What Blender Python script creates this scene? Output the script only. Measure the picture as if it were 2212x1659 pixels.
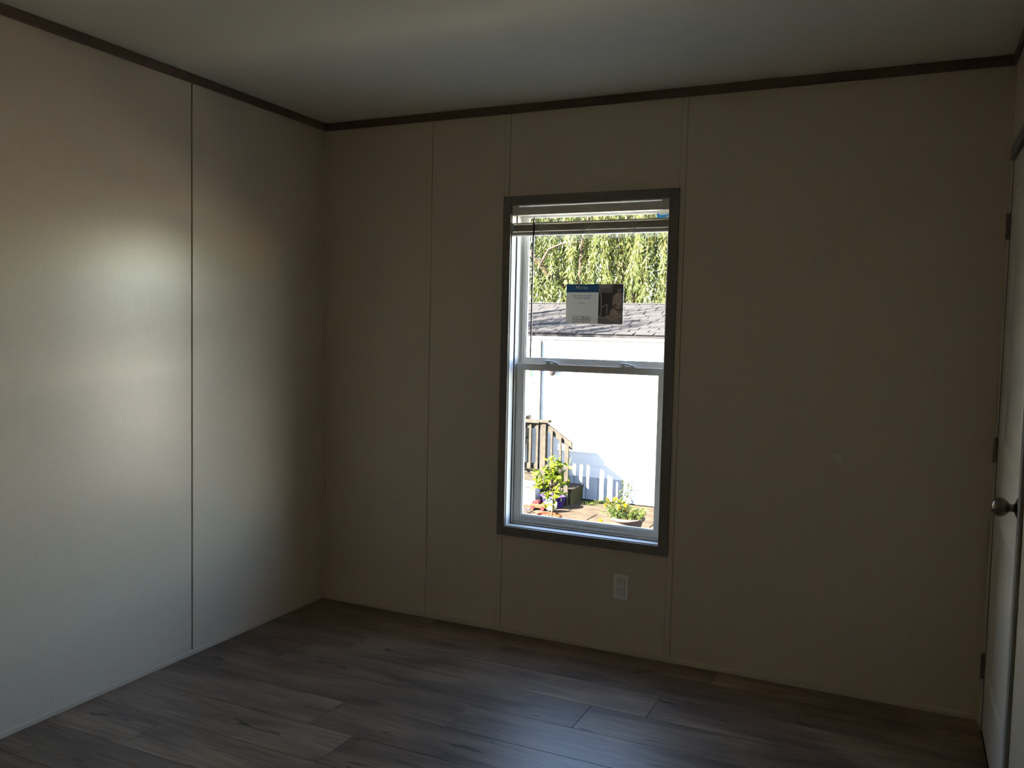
import bpy, bmesh, math, random
import numpy as np
from mathutils import Vector, Matrix

for o in list(bpy.data.objects):
    bpy.data.objects.remove(o, do_unlink=True)
scene = bpy.context.scene
COL = scene.collection
rnd = random.Random(11)

# ------------------------------------------------------------------ camera
F_PX, IMG_W = 1838.9, 2212
YAW, PITCH, ROLL = 0.4349, -0.0618, 0.0226
CAM = Vector((2.7277, -3.5684, 1.4135))
fw = Vector((-math.sin(YAW) * math.cos(PITCH), math.cos(YAW) * math.cos(PITCH), math.sin(PITCH)))
rt = Vector((math.cos(YAW), math.sin(YAW), 0))
up = rt.cross(fw)
r2 = math.cos(ROLL) * rt + math.sin(ROLL) * up
u2 = -math.sin(ROLL) * rt + math.cos(ROLL) * up
cam_data = bpy.data.cameras.new('camera')
cam_data.sensor_width = 36.0
cam_data.sensor_fit = 'HORIZONTAL'
cam_data.lens = F_PX / IMG_W * 36.0
cam_data.clip_start = 0.02
cam_data.clip_end = 300
cam = bpy.data.objects.new('camera', cam_data)
COL.objects.link(cam)
cam.matrix_world = Matrix(((r2.x, u2.x, -fw.x, CAM.x), (r2.y, u2.y, -fw.y, CAM.y), (r2.z, u2.z, -fw.z, CAM.z), (0, 0, 0, 1)))
scene.camera = cam

# ------------------------------------------------------------------ sky, sun, exposure
SUN_DIR = Vector((0.62, 0.56, -0.565)).normalized()      # direction the light travels
world = bpy.data.worlds.new('world')
scene.world = world
world.use_nodes = True
wn = world.node_tree
wn.nodes.clear()
w_out = wn.nodes.new('ShaderNodeOutputWorld')
w_bg = wn.nodes.new('ShaderNodeBackground')
w_sky = wn.nodes.new('ShaderNodeTexSky')
w_sky.sky_type = 'NISHITA'
w_sky.sun_disc = False
w_sky.dust_density = 0.25
w_sky.sun_elevation = math.asin(-SUN_DIR.z)
w_sky.sun_rotation = math.atan2(-SUN_DIR.x, -SUN_DIR.y)
w_bg.inputs['Strength'].default_value = 0.23
w_tint = wn.nodes.new('ShaderNodeVectorMath')
w_tint.operation = 'MULTIPLY'
w_tint.inputs[1].default_value = (1.07, 0.98, 0.92)
wn.links.new(w_sky.outputs['Color'], w_tint.inputs[0])
wn.links.new(w_tint.outputs[0], w_bg.inputs['Color'])
wn.links.new(w_bg.outputs['Background'], w_out.inputs['Surface'])
sun_data = bpy.data.lights.new('sun', 'SUN')
sun_data.energy = 18.0
sun_data.angle = math.radians(0.55)
sun_data.color = (1.0, 0.91, 0.77)
sun = bpy.data.objects.new('sun', sun_data)
sun.rotation_euler = SUN_DIR.to_track_quat('-Z', 'Y').to_euler()
sun.location = (-8, -6, 9)
COL.objects.link(sun)
vs = scene.view_settings
vs.view_transform = 'Standard'
vs.look = 'None'
vs.gamma = 1.0
vs.use_curve_mapping = False
vs.exposure = 3.75
cy = scene.cycles
cy.max_bounces = 9
cy.diffuse_bounces = 6
cy.glossy_bounces = 4
cy.transparent_max_bounces = 8
cy.use_denoising = True

# ------------------------------------------------------------------ helpers
class MB:
    """collects shapes for one mesh"""
    def __init__(self):
        self.v, self.f = [], []

    def add(self, verts, faces):
        n = len(self.v)
        self.v += [tuple(p) for p in verts]
        self.f += [tuple(i + n for i in q) for q in faces]
        return self

    def box(self, x0, x1, y0, y1, z0, z1):
        vs_ = [(x, y, z) for x in (x0, x1) for y in (y0, y1) for z in (z0, z1)]
        return self.add(vs_, [(0, 1, 3, 2), (4, 6, 7, 5), (0, 4, 5, 1), (2, 3, 7, 6), (0, 2, 6, 4), (1, 5, 7, 3)])

    def prism(self, pts, a, b):
        """pts: list of 3D points of one end, (a): vector to the other end"""
        n = len(pts)
        p0 = [Vector(p) for p in pts]
        p1 = [p + Vector(a) for p in p0]
        faces = [tuple(range(n))[::-1], tuple(range(n, 2 * n))]
        faces += [(i, (i + 1) % n, n + (i + 1) % n, n + i) for i in range(n)]
        return self.add(p0 + p1, faces)

    def tube(self, pts, rad, seg=6, cap=True):
        pts = [Vector(p) for p in pts]
        rads = rad if isinstance(rad, (list, tuple)) else [rad] * len(pts)
        rings = []
        for i, p in enumerate(pts):
            d = (pts[min(i + 1, len(pts) - 1)] - pts[max(i - 1, 0)]).normalized()
            ref = Vector((0, 0, 1)) if abs(d.z) < 0.95 else Vector((1, 0, 0))
            a = d.cross(ref).normalized()
            b = d.cross(a)
            rings.append([p + rads[i] * (math.cos(2 * math.pi * k / seg) * a + math.sin(2 * math.pi * k / seg) * b) for k in range(seg)])
        verts = [q for r in rings for q in r]
        faces = []
        for i in range(len(pts) - 1):
            for k in range(seg):
                faces.append((i * seg + k, i * seg + (k + 1) % seg, (i + 1) * seg + (k + 1) % seg, (i + 1) * seg + k))
        if cap:
            faces.append(tuple(range(seg))[::-1])
            faces.append(tuple((len(pts) - 1) * seg + k for k in range(seg)))
        return self.add(verts, faces)

    def lathe(self, prof, seg=24, axis='Z', at=(0, 0, 0), cap=True):
        """prof: list of (radius, height)"""
        verts, faces = [], []
        at = Vector(at)
        for r, h in prof:
            for k in range(seg):
                c, s = r * math.cos(2 * math.pi * k / seg), r * math.sin(2 * math.pi * k / seg)
                verts.append(at + (Vector((c, s, h)) if axis == 'Z' else Vector((h, c, s)) if axis == 'X' else Vector((s, h, c))))
        n = len(prof)
        for i in range(n - 1):
            for k in range(seg):
                faces.append((i * seg + k, i * seg + (k + 1) % seg, (i + 1) * seg + (k + 1) % seg, (i + 1) * seg + k))
        if cap:
            if prof[0][0] > 1e-6:
                faces.append(tuple(range(seg))[::-1])
            if prof[-1][0] > 1e-6:
                faces.append(tuple((n - 1) * seg + k for k in range(seg)))
        return self.add(verts, faces)

    def build(self, name, mat, parent=None, bevel=0.0, smooth=False):
        me = bpy.data.meshes.new(name)
        me.from_pydata(self.v, [], self.f)
        bm = bmesh.new()
        bm.from_mesh(me)
        bmesh.ops.remove_doubles(bm, verts=bm.verts, dist=1e-6)
        bmesh.ops.recalc_face_normals(bm, faces=bm.faces)
        if bevel > 0:
            bmesh.ops.bevel(bm, geom=list(bm.edges), offset=bevel, segments=2, affect='EDGES', profile=0.5)
        bm.to_mesh(me)
        bm.free()
        if smooth:
            for p in me.polygons:
                p.use_smooth = True
        me.materials.append(mat)
        o = bpy.data.objects.new(name, me)
        COL.objects.link(o)
        if parent:
            o.parent = parent
        return o


def box(name, mat, x0, x1, y0, y1, z0, z1, parent=None, bevel=0.0):
    return MB().box(x0, x1, y0, y1, z0, z1).build(name, mat, parent, bevel)


def tag(o, label, cat, group=None):
    o['label'] = label
    o['category'] = cat
    if group:
        o['group'] = group
    return o


def struct(o, label=None):
    o['kind'] = 'structure'
    if label:
        o['label'] = label
    return o


def empty(name, loc=(0, 0, 0)):
    o = bpy.data.objects.new(name, None)
    o.empty_display_size = 0.1
    COL.objects.link(o)
    o.location = loc
    return o


def parent_keep(o, p):
    """parts are modelled in world coordinates; keep them there under a parent that stands somewhere"""
    o.parent = p
    o.matrix_parent_inverse = Matrix.Translation(-Vector(p.location))
    return o


def thing(name, loc, label, cat, group=None):
    return tag(empty(name, loc), label, cat, group)


# ------------------------------------------------------------------ materials
def new_mat(name):
    m = bpy.data.materials.new(name)
    m.use_nodes = True
    nt = m.node_tree
    b = nt.nodes['Principled BSDF']
    return m, nt, b


def plain(name, col, rough=0.5, spec=0.5, metal=0.0, var=0.0, scale=20.0, bump=0.0, coat=0.0):
    m, nt, b = new_mat(name)
    b.inputs['Base Color'].default_value = (*col, 1)
    b.inputs['Roughness'].default_value = rough
    b.inputs['Specular IOR Level'].default_value = spec
    b.inputs['Metallic'].default_value = metal
    b.inputs['Coat Weight'].default_value = coat
    if var or bump:
        tc = nt.nodes.new('ShaderNodeNewGeometry')
        n = nt.nodes.new('ShaderNodeTexNoise')
        n.inputs['Scale'].default_value = scale
        n.inputs['Detail'].default_value = 6
        nt.links.new(tc.outputs['Position'], n.inputs['Vector'])
        if var:
            r = nt.nodes.new('ShaderNodeValToRGB')
            r.color_ramp.elements[0].position = 0.3
            r.color_ramp.elements[1].position = 0.7
            r.color_ramp.elements[0].color = (*[c * (1 - var) for c in col], 1)
            r.color_ramp.elements[1].color = (*[min(1, c * (1 + var)) for c in col], 1)
            nt.links.new(n.outputs['Fac'], r.inputs['Fac'])
            nt.links.new(r.outputs['Color'], b.inputs['Base Color'])
        if bump:
            bp_ = nt.nodes.new('ShaderNodeBump')
            bp_.inputs['Strength'].default_value = bump
            bp_.inputs['Distance'].default_value = 0.002
            nt.links.new(n.outputs['Fac'], bp_.inputs['Height'])
            nt.links.new(bp_.outputs['Normal'], b.inputs['Normal'])
    return m


def linen_wall(name, col, rough):
    """vinyl covered wallboard with a fine woven linen print"""
    m, nt, b = new_mat(name)
    geo = nt.nodes.new('ShaderNodeNewGeometry')
    mp = nt.nodes.new('ShaderNodeMapping')
    mp.inputs['Scale'].default_value = (260, 260, 9)
    nt.links.new(geo.outputs['Position'], mp.inputs['Vector'])
    n1 = nt.nodes.new('ShaderNodeTexNoise')
    n1.inputs['Scale'].default_value = 1.0
    n1.inputs['Detail'].default_value = 4
    nt.links.new(mp.outputs['Vector'], n1.inputs['Vector'])
    mp2 = nt.nodes.new('ShaderNodeMapping')
    mp2.inputs['Scale'].default_value = (14, 14, 320)
    nt.links.new(geo.outputs['Position'], mp2.inputs['Vector'])
    n2 = nt.nodes.new('ShaderNodeTexNoise')
    n2.inputs['Scale'].default_value = 1.0
    n2.inputs['Detail'].default_value = 3
    nt.links.new(mp2.outputs['Vector'], n2.inputs['Vector'])
    ad = nt.nodes.new('ShaderNodeMath')
    ad.operation = 'ADD'
    nt.links.new(n1.outputs['Fac'], ad.inputs[0])
    nt.links.new(n2.outputs['Fac'], ad.inputs[1])
    r = nt.nodes.new('ShaderNodeMapRange')
    r.inputs['From Min'].default_value = 0.7
    r.inputs['From Max'].default_value = 1.3
    r.inputs['To Min'].default_value = 0.955
    r.inputs['To Max'].default_value = 1.04
    nt.links.new(ad.outputs[0], r.inputs['Value'])
    mx = nt.nodes.new('ShaderNodeVectorMath')
    mx.operation = 'SCALE'
    mx.inputs[0].default_value = col
    nt.links.new(r.outputs[0], mx.inputs['Scale'])
    nt.links.new(mx.outputs[0], b.inputs['Base Color'])
    bp_ = nt.nodes.new('ShaderNodeBump')
    bp_.inputs['Strength'].default_value = 0.12
    bp_.inputs['Distance'].default_value = 0.001
    nt.links.new(ad.outputs[0], bp_.inputs['Height'])
    nt.links.new(bp_.outputs['Normal'], b.inputs['Normal'])
    b.inputs['Roughness'].default_value = rough
    b.inputs['Specular IOR Level'].default_value = 0.5
    return m


def plank_mat():
    m, nt, b = new_mat('grey_brown_vinyl_plank')
    geo = nt.nodes.new('ShaderNodeNewGeometry')
    oi = nt.nodes.new('ShaderNodeObjectInfo')
    off = nt.nodes.new('ShaderNodeVectorMath')
    off.operation = 'SCALE'
    off.inputs[0].default_value = (37.0, 53.0, 11.0)
    nt.links.new(oi.outputs['Random'], off.inputs['Scale'])
    addv = nt.nodes.new('ShaderNodeVectorMath')
    addv.operation = 'ADD'
    nt.links.new(geo.outputs['Position'], addv.inputs[0])
    nt.links.new(off.outputs[0], addv.inputs[1])

    def noise(scale, detail, dist=0.0):
        mp = nt.nodes.new('ShaderNodeMapping')
        mp.inputs['Scale'].default_value = scale
        nt.links.new(addv.outputs[0], mp.inputs['Vector'])
        n = nt.nodes.new('ShaderNodeTexNoise')
        n.inputs['Scale'].default_value = 1.0
        n.inputs['Detail'].default_value = detail
        n.inputs['Distortion'].default_value = dist
        nt.links.new(mp.outputs['Vector'], n.inputs['Vector'])
        return n
    grain = noise((5, 95, 1), 6, 0.6)
    cloud = noise((2.2, 9, 1), 3, 0.4)
    knot = noise((6.5, 21, 1), 1, 0.9)
    r1 = nt.nodes.new('ShaderNodeValToRGB')
    r1.color_ramp.elements[0].position = 0.32
    r1.color_ramp.elements[0].color = (0.125, 0.085, 0.060, 1)
    r1.color_ramp.elements[1].position = 0.70
    r1.color_ramp.elements[1].color = (0.33, 0.24, 0.165, 1)
    nt.links.new(cloud.outputs['Fac'], r1.inputs['Fac'])
    r2_ = nt.nodes.new('ShaderNodeMapRange')
    r2_.inputs['From Min'].default_value = 0.35
    r2_.inputs['From Max'].default_value = 0.62
    r2_.inputs['To Min'].default_value = 0.68
    r2_.inputs['To Max'].default_value = 1.08
    nt.links.new(grain.outputs['Fac'], r2_.inputs['Value'])
    r3 = nt.nodes.new('ShaderNodeMapRange')
    r3.inputs['From Min'].default_value = 0.70
    r3.inputs['From Max'].default_value = 0.76
    r3.inputs['To Min'].default_value = 1.0
    r3.inputs['To Max'].default_value = 0.3
    nt.links.new(knot.outputs['Fac'], r3.inputs['Value'])
    r4 = nt.nodes.new('ShaderNodeMapRange')
    r4.inputs['To Min'].default_value = 0.75
    r4.inputs['To Max'].default_value = 1.2
    nt.links.new(oi.outputs['Random'], r4.inputs['Value'])
    m1 = nt.nodes.new('ShaderNodeMath')
    m1.operation = 'MULTIPLY'
    nt.links.new(r2_.outputs[0], m1.inputs[0])
    nt.links.new(r3.outputs[0], m1.inputs[1])
    m2 = nt.nodes.new('ShaderNodeMath')
    m2.operation = 'MULTIPLY'
    nt.links.new(m1.outputs[0], m2.inputs[0])
    nt.links.new(r4.outputs[0], m2.inputs[1])
    sc = nt.nodes.new('ShaderNodeVectorMath')
    sc.operation = 'SCALE'
    nt.links.new(r1.outputs['Color'], sc.inputs[0])
    nt.links.new(m2.outputs[0], sc.inputs['Scale'])
    nt.links.new(sc.outputs[0], b.inputs['Base Color'])
    b.inputs['Roughness'].default_value = 0.42
    bp_ = nt.nodes.new('ShaderNodeBump')
    bp_.inputs['Strength'].default_value = 0.15
    bp_.inputs['Distance'].default_value = 0.001
    nt.links.new(grain.outputs['Fac'], bp_.inputs['Height'])
    nt.links.new(bp_.outputs['Normal'], b.inputs['Normal'])
    return m


def glass_mat():
    m, nt, b = new_mat('window_glass')
    nt.nodes.remove(b)
    out = [n for n in nt.nodes if n.type == 'OUTPUT_MATERIAL'][0]
    tr = nt.nodes.new('ShaderNodeBsdfTransparent')
    tr.inputs['Color'].default_value = (0.97, 0.98, 0.975, 1)
    gl = nt.nodes.new('ShaderNodeBsdfGlossy')
    gl.inputs['Roughness'].default_value = 0.0
    lw_ = nt.nodes.new('ShaderNodeLayerWeight')
    lw_.inputs['Blend'].default_value = 0.5
    pw = nt.nodes.new('ShaderNodeMath')
    pw.operation = 'POWER'
    pw.inputs[1].default_value = 5.0
    nt.links.new(lw_.outputs['Facing'], pw.inputs[0])
    ma = nt.nodes.new('ShaderNodeMath')
    ma.operation = 'MULTIPLY_ADD'
    ma.inputs[1].default_value = 0.96
    ma.inputs[2].default_value = 0.04
    nt.links.new(pw.outputs[0], ma.inputs[0])
    mx = nt.nodes.new('ShaderNodeMixShader')
    nt.links.new(ma.outputs[0], mx.inputs[0])
    nt.links.new(tr.outputs[0], mx.inputs[1])
    nt.links.new(gl.outputs[0], mx.inputs[2])
    nt.links.new(mx.outputs[0], out.inputs['Surface'])
    return m


def leaf_mat(name, dark, light, trans=0.45, rough=0.45):
    """leaf colour runs from dark to light with a per-leaf value stored on the mesh (or per object)"""
    m, nt, b = new_mat(name)
    at = nt.nodes.new('ShaderNodeAttribute')
    at.attribute_name = 'shade'
    oi = nt.nodes.new('ShaderNodeObjectInfo')
    ad = nt.nodes.new('ShaderNodeMath')
    ad.operation = 'ADD'
    nt.links.new(at.outputs['Fac'], ad.inputs[0])
    nt.links.new(oi.outputs['Random'], ad.inputs[1])
    fr = nt.nodes.new('ShaderNodeMath')
    fr.operation = 'FRACT'
    nt.links.new(ad.outputs[0], fr.inputs[0])
    r = nt.nodes.new('ShaderNodeValToRGB')
    r.color_ramp.elements[0].color = (*dark, 1)
    r.color_ramp.elements[1].color = (*light, 1)
    nt.links.new(fr.outputs[0], r.inputs['Fac'])
    nt.links.new(r.outputs['Color'], b.inputs['Base Color'])
    b.inputs['Roughness'].default_value = rough
    b.inputs['Specular IOR Level'].default_value = 0.12
    tl = nt.nodes.new('ShaderNodeBsdfTranslucent')
    nt.links.new(r.outputs['Color'], tl.inputs['Color'])
    mx = nt.nodes.new('ShaderNodeMixShader')
    mx.inputs[0].default_value = trans
    out = [n for n in nt.nodes if n.type == 'OUTPUT_MATERIAL'][0]
    nt.links.new(b.outputs[0], mx.inputs[1])
    nt.links.new(tl.outputs[0], mx.inputs[2])
    nt.links.new(mx.outputs[0], out.inputs['Surface'])
    return m


def translucent(m, amount):
    nt = m.node_tree
    b = nt.nodes['Principled BSDF']
    tl = nt.nodes.new('ShaderNodeBsdfTranslucent')
    tl.inputs['Color'].default_value = b.inputs['Base Color'].default_value
    mx = nt.nodes.new('ShaderNodeMixShader')
    mx.inputs[0].default_value = amount
    out = [n for n in nt.nodes if n.type == 'OUTPUT_MATERIAL'][0]
    nt.links.new(b.outputs[0], mx.inputs[1])
    nt.links.new(tl.outputs[0], mx.inputs[2])
    nt.links.new(mx.outputs[0], out.inputs['Surface'])
    return m


M = {}
M['wall'] = linen_wall('linen_vinyl_wallboard', (0.675, 0.585, 0.465), 0.28)
M['shoe'] = plain('taupe_moulding', (0.60, 0.525, 0.425), 0.6, 0.25)
M['ceiling'] = plain('ceiling_paint', (0.79, 0.765, 0.655), 0.85, 0.2, var=0.02, scale=60, bump=0.1)
M['plank'] = plank_mat()
M['subfloor'] = plain('subfloor', (0.02, 0.016, 0.013), 0.9, 0.1)
M['casing'] = plain('dark_grey_casing', (0.215, 0.20, 0.175), 0.5, 0.35, var=0.08, scale=40)
M['crown'] = plain('dark_brown_trim', (0.15, 0.105, 0.075), 0.55, 0.3, var=0.1, scale=30)
M['gap_shade'] = plain('batten_gap_shade', (0.26, 0.215, 0.165), 0.8, 0.1)
M['seam'] = plain('panel_seam', (0.06, 0.035, 0.025), 0.8, 0.1)
M['jamb'] = plain('jamb_white', (0.74, 0.74, 0.72), 0.42)
M['vinyl'] = plain('white_vinyl', (0.75, 0.73, 0.69), 0.38, 0.5)
M['gasket'] = plain('gasket_black', (0.012, 0.012, 0.014), 0.7, 0.2)
M['glass'] = glass_mat()
M['blind'] = translucent(plain('blind_vinyl', (0.80, 0.765, 0.68), 0.42, 0.5), 0.4)
M['headrail'] = plain('headrail_metal', (0.80, 0.77, 0.70), 0.4, 0.5)
M['cord'] = plain('blind_cord', (0.86, 0.84, 0.74), 0.8, 0.1)
M['wand'] = plain('wand_plastic', (0.16, 0.11, 0.11), 0.25, 0.5)
M['white_plastic'] = plain('outlet_plastic', (0.88, 0.87, 0.83), 0.4, 0.5)
M['slot'] = plain('outlet_slot', (0.01, 0.01, 0.01), 0.8, 0.1)
M['door'] = plain('door_paint', (0.70, 0.645, 0.55), 0.5, 0.4, var=0.02, scale=90)
M['nickel'] = plain('brushed_nickel', (0.20, 0.165, 0.135), 0.3, 0.5, metal=1.0)
M['bronze'] = plain('hinge_bronze', (0.10, 0.085, 0.07), 0.4, 0.5, metal=0.6)
M['bumper'] = plain('wall_bumper', (0.69, 0.63, 0.52), 0.45, 0.4)

# =================================================================== ROOM
W, H, D = 3.03, 2.44, 4.4          # width, height, depth of the room
WX0, WX1, WZ0, WZ1 = 1.050, 1.786, 0.503, 1.990     # clear opening of the window
# ---- floor of separate vinyl planks
floor = struct(box('floor', M['subfloor'], -0.12, W + 0.12, -D - 0.12, 0.012, -0.30, -0.008), 'dark grey brown vinyl plank floor of the empty room')
rows = [0.0, -0.155]
while rows[-1] > -D:
    rows.append(rows[-1] - 0.2056)
rows[-1] = -D
joints = {1: [1.14, 2.42], 2: [0.548, 1.91], 3: [0.34, 1.697], 4: [1.289, 2.62], 5: [0.85, 2.2], 6: [1.04, 2.38], 7: [0.39, 1.74], 8: [0.14, 1.5, 2.86]}
for k in range(len(rows) - 1):
    if k in joints:
        js = joints[k]
    else:
        s = rnd.uniform(0.2, 1.3)
        js = [s + 1.36 * i for i in range(3) if s + 1.36 * i < W - 0.1]
    xs = [0.0] + js + [W]
    for a, b_ in zip(xs[:-1], xs[1:]):
        g = 0.0007
        box('plank', M['plank'], a + g, b_ - g, rows[k + 1] + g, rows[k] - g, -0.008, 0.0, floor, 0.0009)

# ---- ceiling
ceiling = struct(box('ceiling', M['ceiling'], -0.12, W + 0.12, -D - 0.12, 0.13, H, H + 0.22), 'plain off white flat ceiling of the room')

# ---- walls
wl = struct(empty('wall_left', (0, 0, 0)), 'taupe linen vinyl wall with one vertical panel seam')
pl = [-0.895, -2.115, -3.335]
ys = [0.0] + pl + [-D]
for i in range(len(ys) - 1):
    y1, y0 = ys[i], ys[i + 1]
    if i:
        y1 -= 0.0028
    box('panel', M['wall'], -0.010, 0.0, y0 + 0.0034, y1, 0, H, wl)
for y in pl:
    box('batten', M['wall'], 0.0, 0.0022, y + 0.0035, y + 0.030, 0.02, H - 0.038, wl, 0.0007)
    box('seam', M['seam'], -0.010, -0.0055, y - 0.004, y + 0.004, 0, H, wl)
box('sheathing', M['subfloor'], -0.12, -0.010, -D - 0.12, 0.13, -0.3, H, wl)
box('corner_strip', M['wall'], 0.0, 0.0025, -0.022, 0.0, 0.02, H - 0.038, wl, 0.0007)

wb = struct(empty('wall_back', (0, 0, 0)), 'taupe linen vinyl wall holding the window')
cut = [0.0, 0.612, 1.0225, 1.8375, W]
for i, (a, b_) in enumerate(zip(cut[:-1], cut[1:])):
    g0 = 0.0012 if i else 0
    if i == 2:
        box('panel', M['wall'], a + g0, b_, 0, 0.010, 0, WZ0, wb)
        box('panel', M['wall'], a + g0, b_, 0, 0.010, WZ1, H, wb)
        box('panel', M['wall'], a + g0, WX0, 0, 0.010, WZ0, WZ1, wb)
        box('panel', M['wall'], WX1, b_, 0, 0.010, WZ0, WZ1, wb)
    else:
        box('panel', M['wall'], a + g0, b_, 0, 0.010, 0, H, wb)
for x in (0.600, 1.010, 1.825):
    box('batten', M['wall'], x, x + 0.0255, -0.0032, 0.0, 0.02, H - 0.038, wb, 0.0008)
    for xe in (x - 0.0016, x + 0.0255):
        box('batten_gap_shade', M['gap_shade'], xe, xe + 0.0016, -0.0004, 0.0, 0.0205, H - 0.038, wb)  # thin dark strips paint the shadow gap along each batten edge
box('corner_strip', M['wall'], 0.0025, 0.022, -0.0025, 0.0, 0.02, H - 0.038, wb, 0.0007)
box('corner_strip', M['wall'], W - 0.024, W - 0.0025, -0.0025, 0.0, 0.02, H - 0.038, wb, 0.0007)
sh = MB()
sh.box(-0.12, WX0, 0.010, 0.13, -1.2, H).box(WX1, W + 0.12, 0.010, 0.13, -1.2, H)
sh.box(WX0, WX1, 0.010, 0.13, -1.2, WZ0).box(WX0, WX1, 0.010, 0.13, WZ1, H)
M['own_siding'] = plain('grey_own_siding', (0.16, 0.165, 0.17), 0.7, 0.2)
sh.build('sheathing', M['own_siding'], wb)
# long outside wall and roof of this house, unseen, added to cut sky light
struct(box('wall_sky_block', M['own_siding'], -9.0, -0.12, 0.02, 0.13, -1.2, H + 0.22), 'unseen grey outside wall of this house added beside the room to block sky')
struct(box('wall_sky_block', M['own_siding'], W + 0.12, 10.0, 0.02, 0.13, -1.2, H + 0.22), 'unseen grey outside wall of this house added past the door side to block sky')
struct(box('roof', M['subfloor'], -9.2, 10.2, -5.0, 0.30, H + 0.225, H + 0.36), 'unseen dark flat roof edge of this house added to block sky light')

wf = struct(box('wall_front', M['wall'], -0.12, W + 0.12, -D - 0.12, -D, -0.3, H), 'taupe wall opposite the window')

# ---- wall_right with the door in it
DY0, DY1, DZ = -0.862, -0.100, 2.045       # door opening
wr = struct(empty('wall_right', (W, 0, 0)), 'taupe wall with the white panel door')
parts = [box('panel', M['wall'], W, W + 0.010, DY1 + 0.016, 0, 0, H),
         box('panel', M['wall'], W, W + 0.010, DY0 - 0.016, DY1 + 0.016, DZ + 0.014, H),
         box('panel', M['wall'], W, W + 0.010, -2.2, DY0 - 0.016, 0, H),
         box('panel', M['wall'], W, W + 0.010, -D, -2.203, 0, H),
         box('corner_strip', M['wall'], W - 0.0025, W, -0.022, 0.0, 0.02, H - 0.038)]
shr = MB()
shr.box(W + 0.010, W + 0.12, DY1 + 0.016, 0.13, -0.3, H).box(W + 0.010, W + 0.12, -D - 0.12, DY0 - 0.016, -0.3, H)
shr.box(W + 0.010, W + 0.12, DY0 - 0.016, DY1 + 0.016, DZ + 0.014, H)
shr.box(W + 0.055, W + 0.12, DY0 - 0.016, DY1 + 0.016, -0.3, DZ + 0.014)
parts.append(shr.build('sheathing', M['subfloor']))
for q in parts:
    parent_keep(q, wr)

# ---- door
door = struct(empty('door_1', (W, DY1, 0)), 'white two panel door with round nickel knob and dark casing')


def door_slab():
    """slab facing -x with two raised-and-fielded panels"""
    mb = MB()
    x0, x1 = W + 0.002, W + 0.037
    ya, yb, za, zb = DY0 + 0.002, DY1 - 0.002, 0.008, DZ - 0.002
    pan = [(-0.752, -0.210, 0.222, 0.800), (-0.752, -0.210, 1.058, 1.932)]
    ysx = sorted({ya, yb, -0.752, -0.210})
    zsx = sorted({za, zb, 0.222, 0.800, 1.058, 1.932})
    for i in range(3):
        for j in range(5):
            if i == 1 and j in (1, 3):
                continue
            mb.add([(x0, ysx[i], zsx[j]), (x0, ysx[i + 1], zsx[j]), (x0, ysx[i + 1], zsx[j + 1]), (x0, ysx[i], zsx[j + 1])], [(0, 1, 2, 3)])
    for (a, b_, c, d) in pan:
        rings = []
        for ins, dx in ((0, 0), (0.005, -0.003), (0.010, -0.003), (0.026, 0.006), (0.034, 0.006)):
            rings.append([(x0 + dx, a + ins, c + ins), (x0 + dx, b_ - ins, c + ins), (x0 + dx, b_ - ins, d - ins), (x0 + dx, a + ins, d - ins)])
        for r0, r1 in zip(rings[:-1], rings[1:]):
            mb.add(r0 + r1, [(k, (k + 1) % 4, 4 + (k + 1) % 4, 4 + k) for k in range(4)])
        mb.add(rings[-1], [(0, 1, 2, 3)])
    # edges and back
    mb.add([(x0, ya, za), (x0, yb, za), (x0, yb, zb), (x0, ya, zb), (x1, ya, za), (x1, yb, za), (x1, yb, zb), (x1, ya, zb)],
           [(0, 1, 5, 4), (1, 2, 6, 5), (2, 3, 7, 6), (3, 0, 4, 7), (4, 5, 6, 7)])
    return mb.build('door_leaf', M['door'])


slab = parent_keep(door_slab(), door)
for nm, a in (('casing', (W - 0.010, W, DY0 - 0.050, DY0 - 0.004, 0, DZ + 0.052)),
              ('casing', (W - 0.010, W, DY0 - 0.004, DY1 + 0.016, DZ + 0.006, DZ + 0.052))):
    parent_keep(box(nm, M['casing'], *a, bevel=0.002), door)
parent_keep(box('jamb', M['casing'], W, W + 0.055, DY1, DY1 + 0.016, 0, DZ + 0.014), door)
parent_keep(box('jamb', M['casing'], W, W + 0.055, DY0 - 0.016, DY0, 0, DZ + 0.014), door)
parent_keep(box('jamb', M['casing'], W, W + 0.055, DY0, DY1, DZ, DZ + 0.014), door)
KY, KZ = -0.800, 0.945
kn = MB().lathe([(0.0, -0.070), (0.010, -0.0695), (0.019, -0.066), (0.0255, -0.058), (0.0275, -0.048), (0.0262, -0.040), (0.021, -0.032), (0.0135, -0.026), (0.0105, -0.022), (0.011, -0.014), (0.015, -0.010)],
                24, 'X', (W + 0.002, KY, KZ)).build('door_knob', M['nickel'], None, smooth=True)
kn = parent_keep(kn, door)
ro = MB().lathe([(0.0, -0.012), (0.016, -0.011), (0.022, -0.009), (0.030, -0.005), (0.033, -0.003), (0.033, 0.0)], 28, 'X', (W + 0.002, KY, KZ)).build('rosette', M['nickel'], kn, smooth=True)
ro.matrix_parent_inverse = Matrix.Translation(-Vector(door.location))
ro.matrix_parent_inverse = Matrix.Identity(4)
lt = parent_keep(box('latch_plate', M['nickel'], W + 0.004, W + 0.034, DY0 + 0.0005, DY0 + 0.0028, KZ - 0.028, KZ + 0.028), door)
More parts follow.
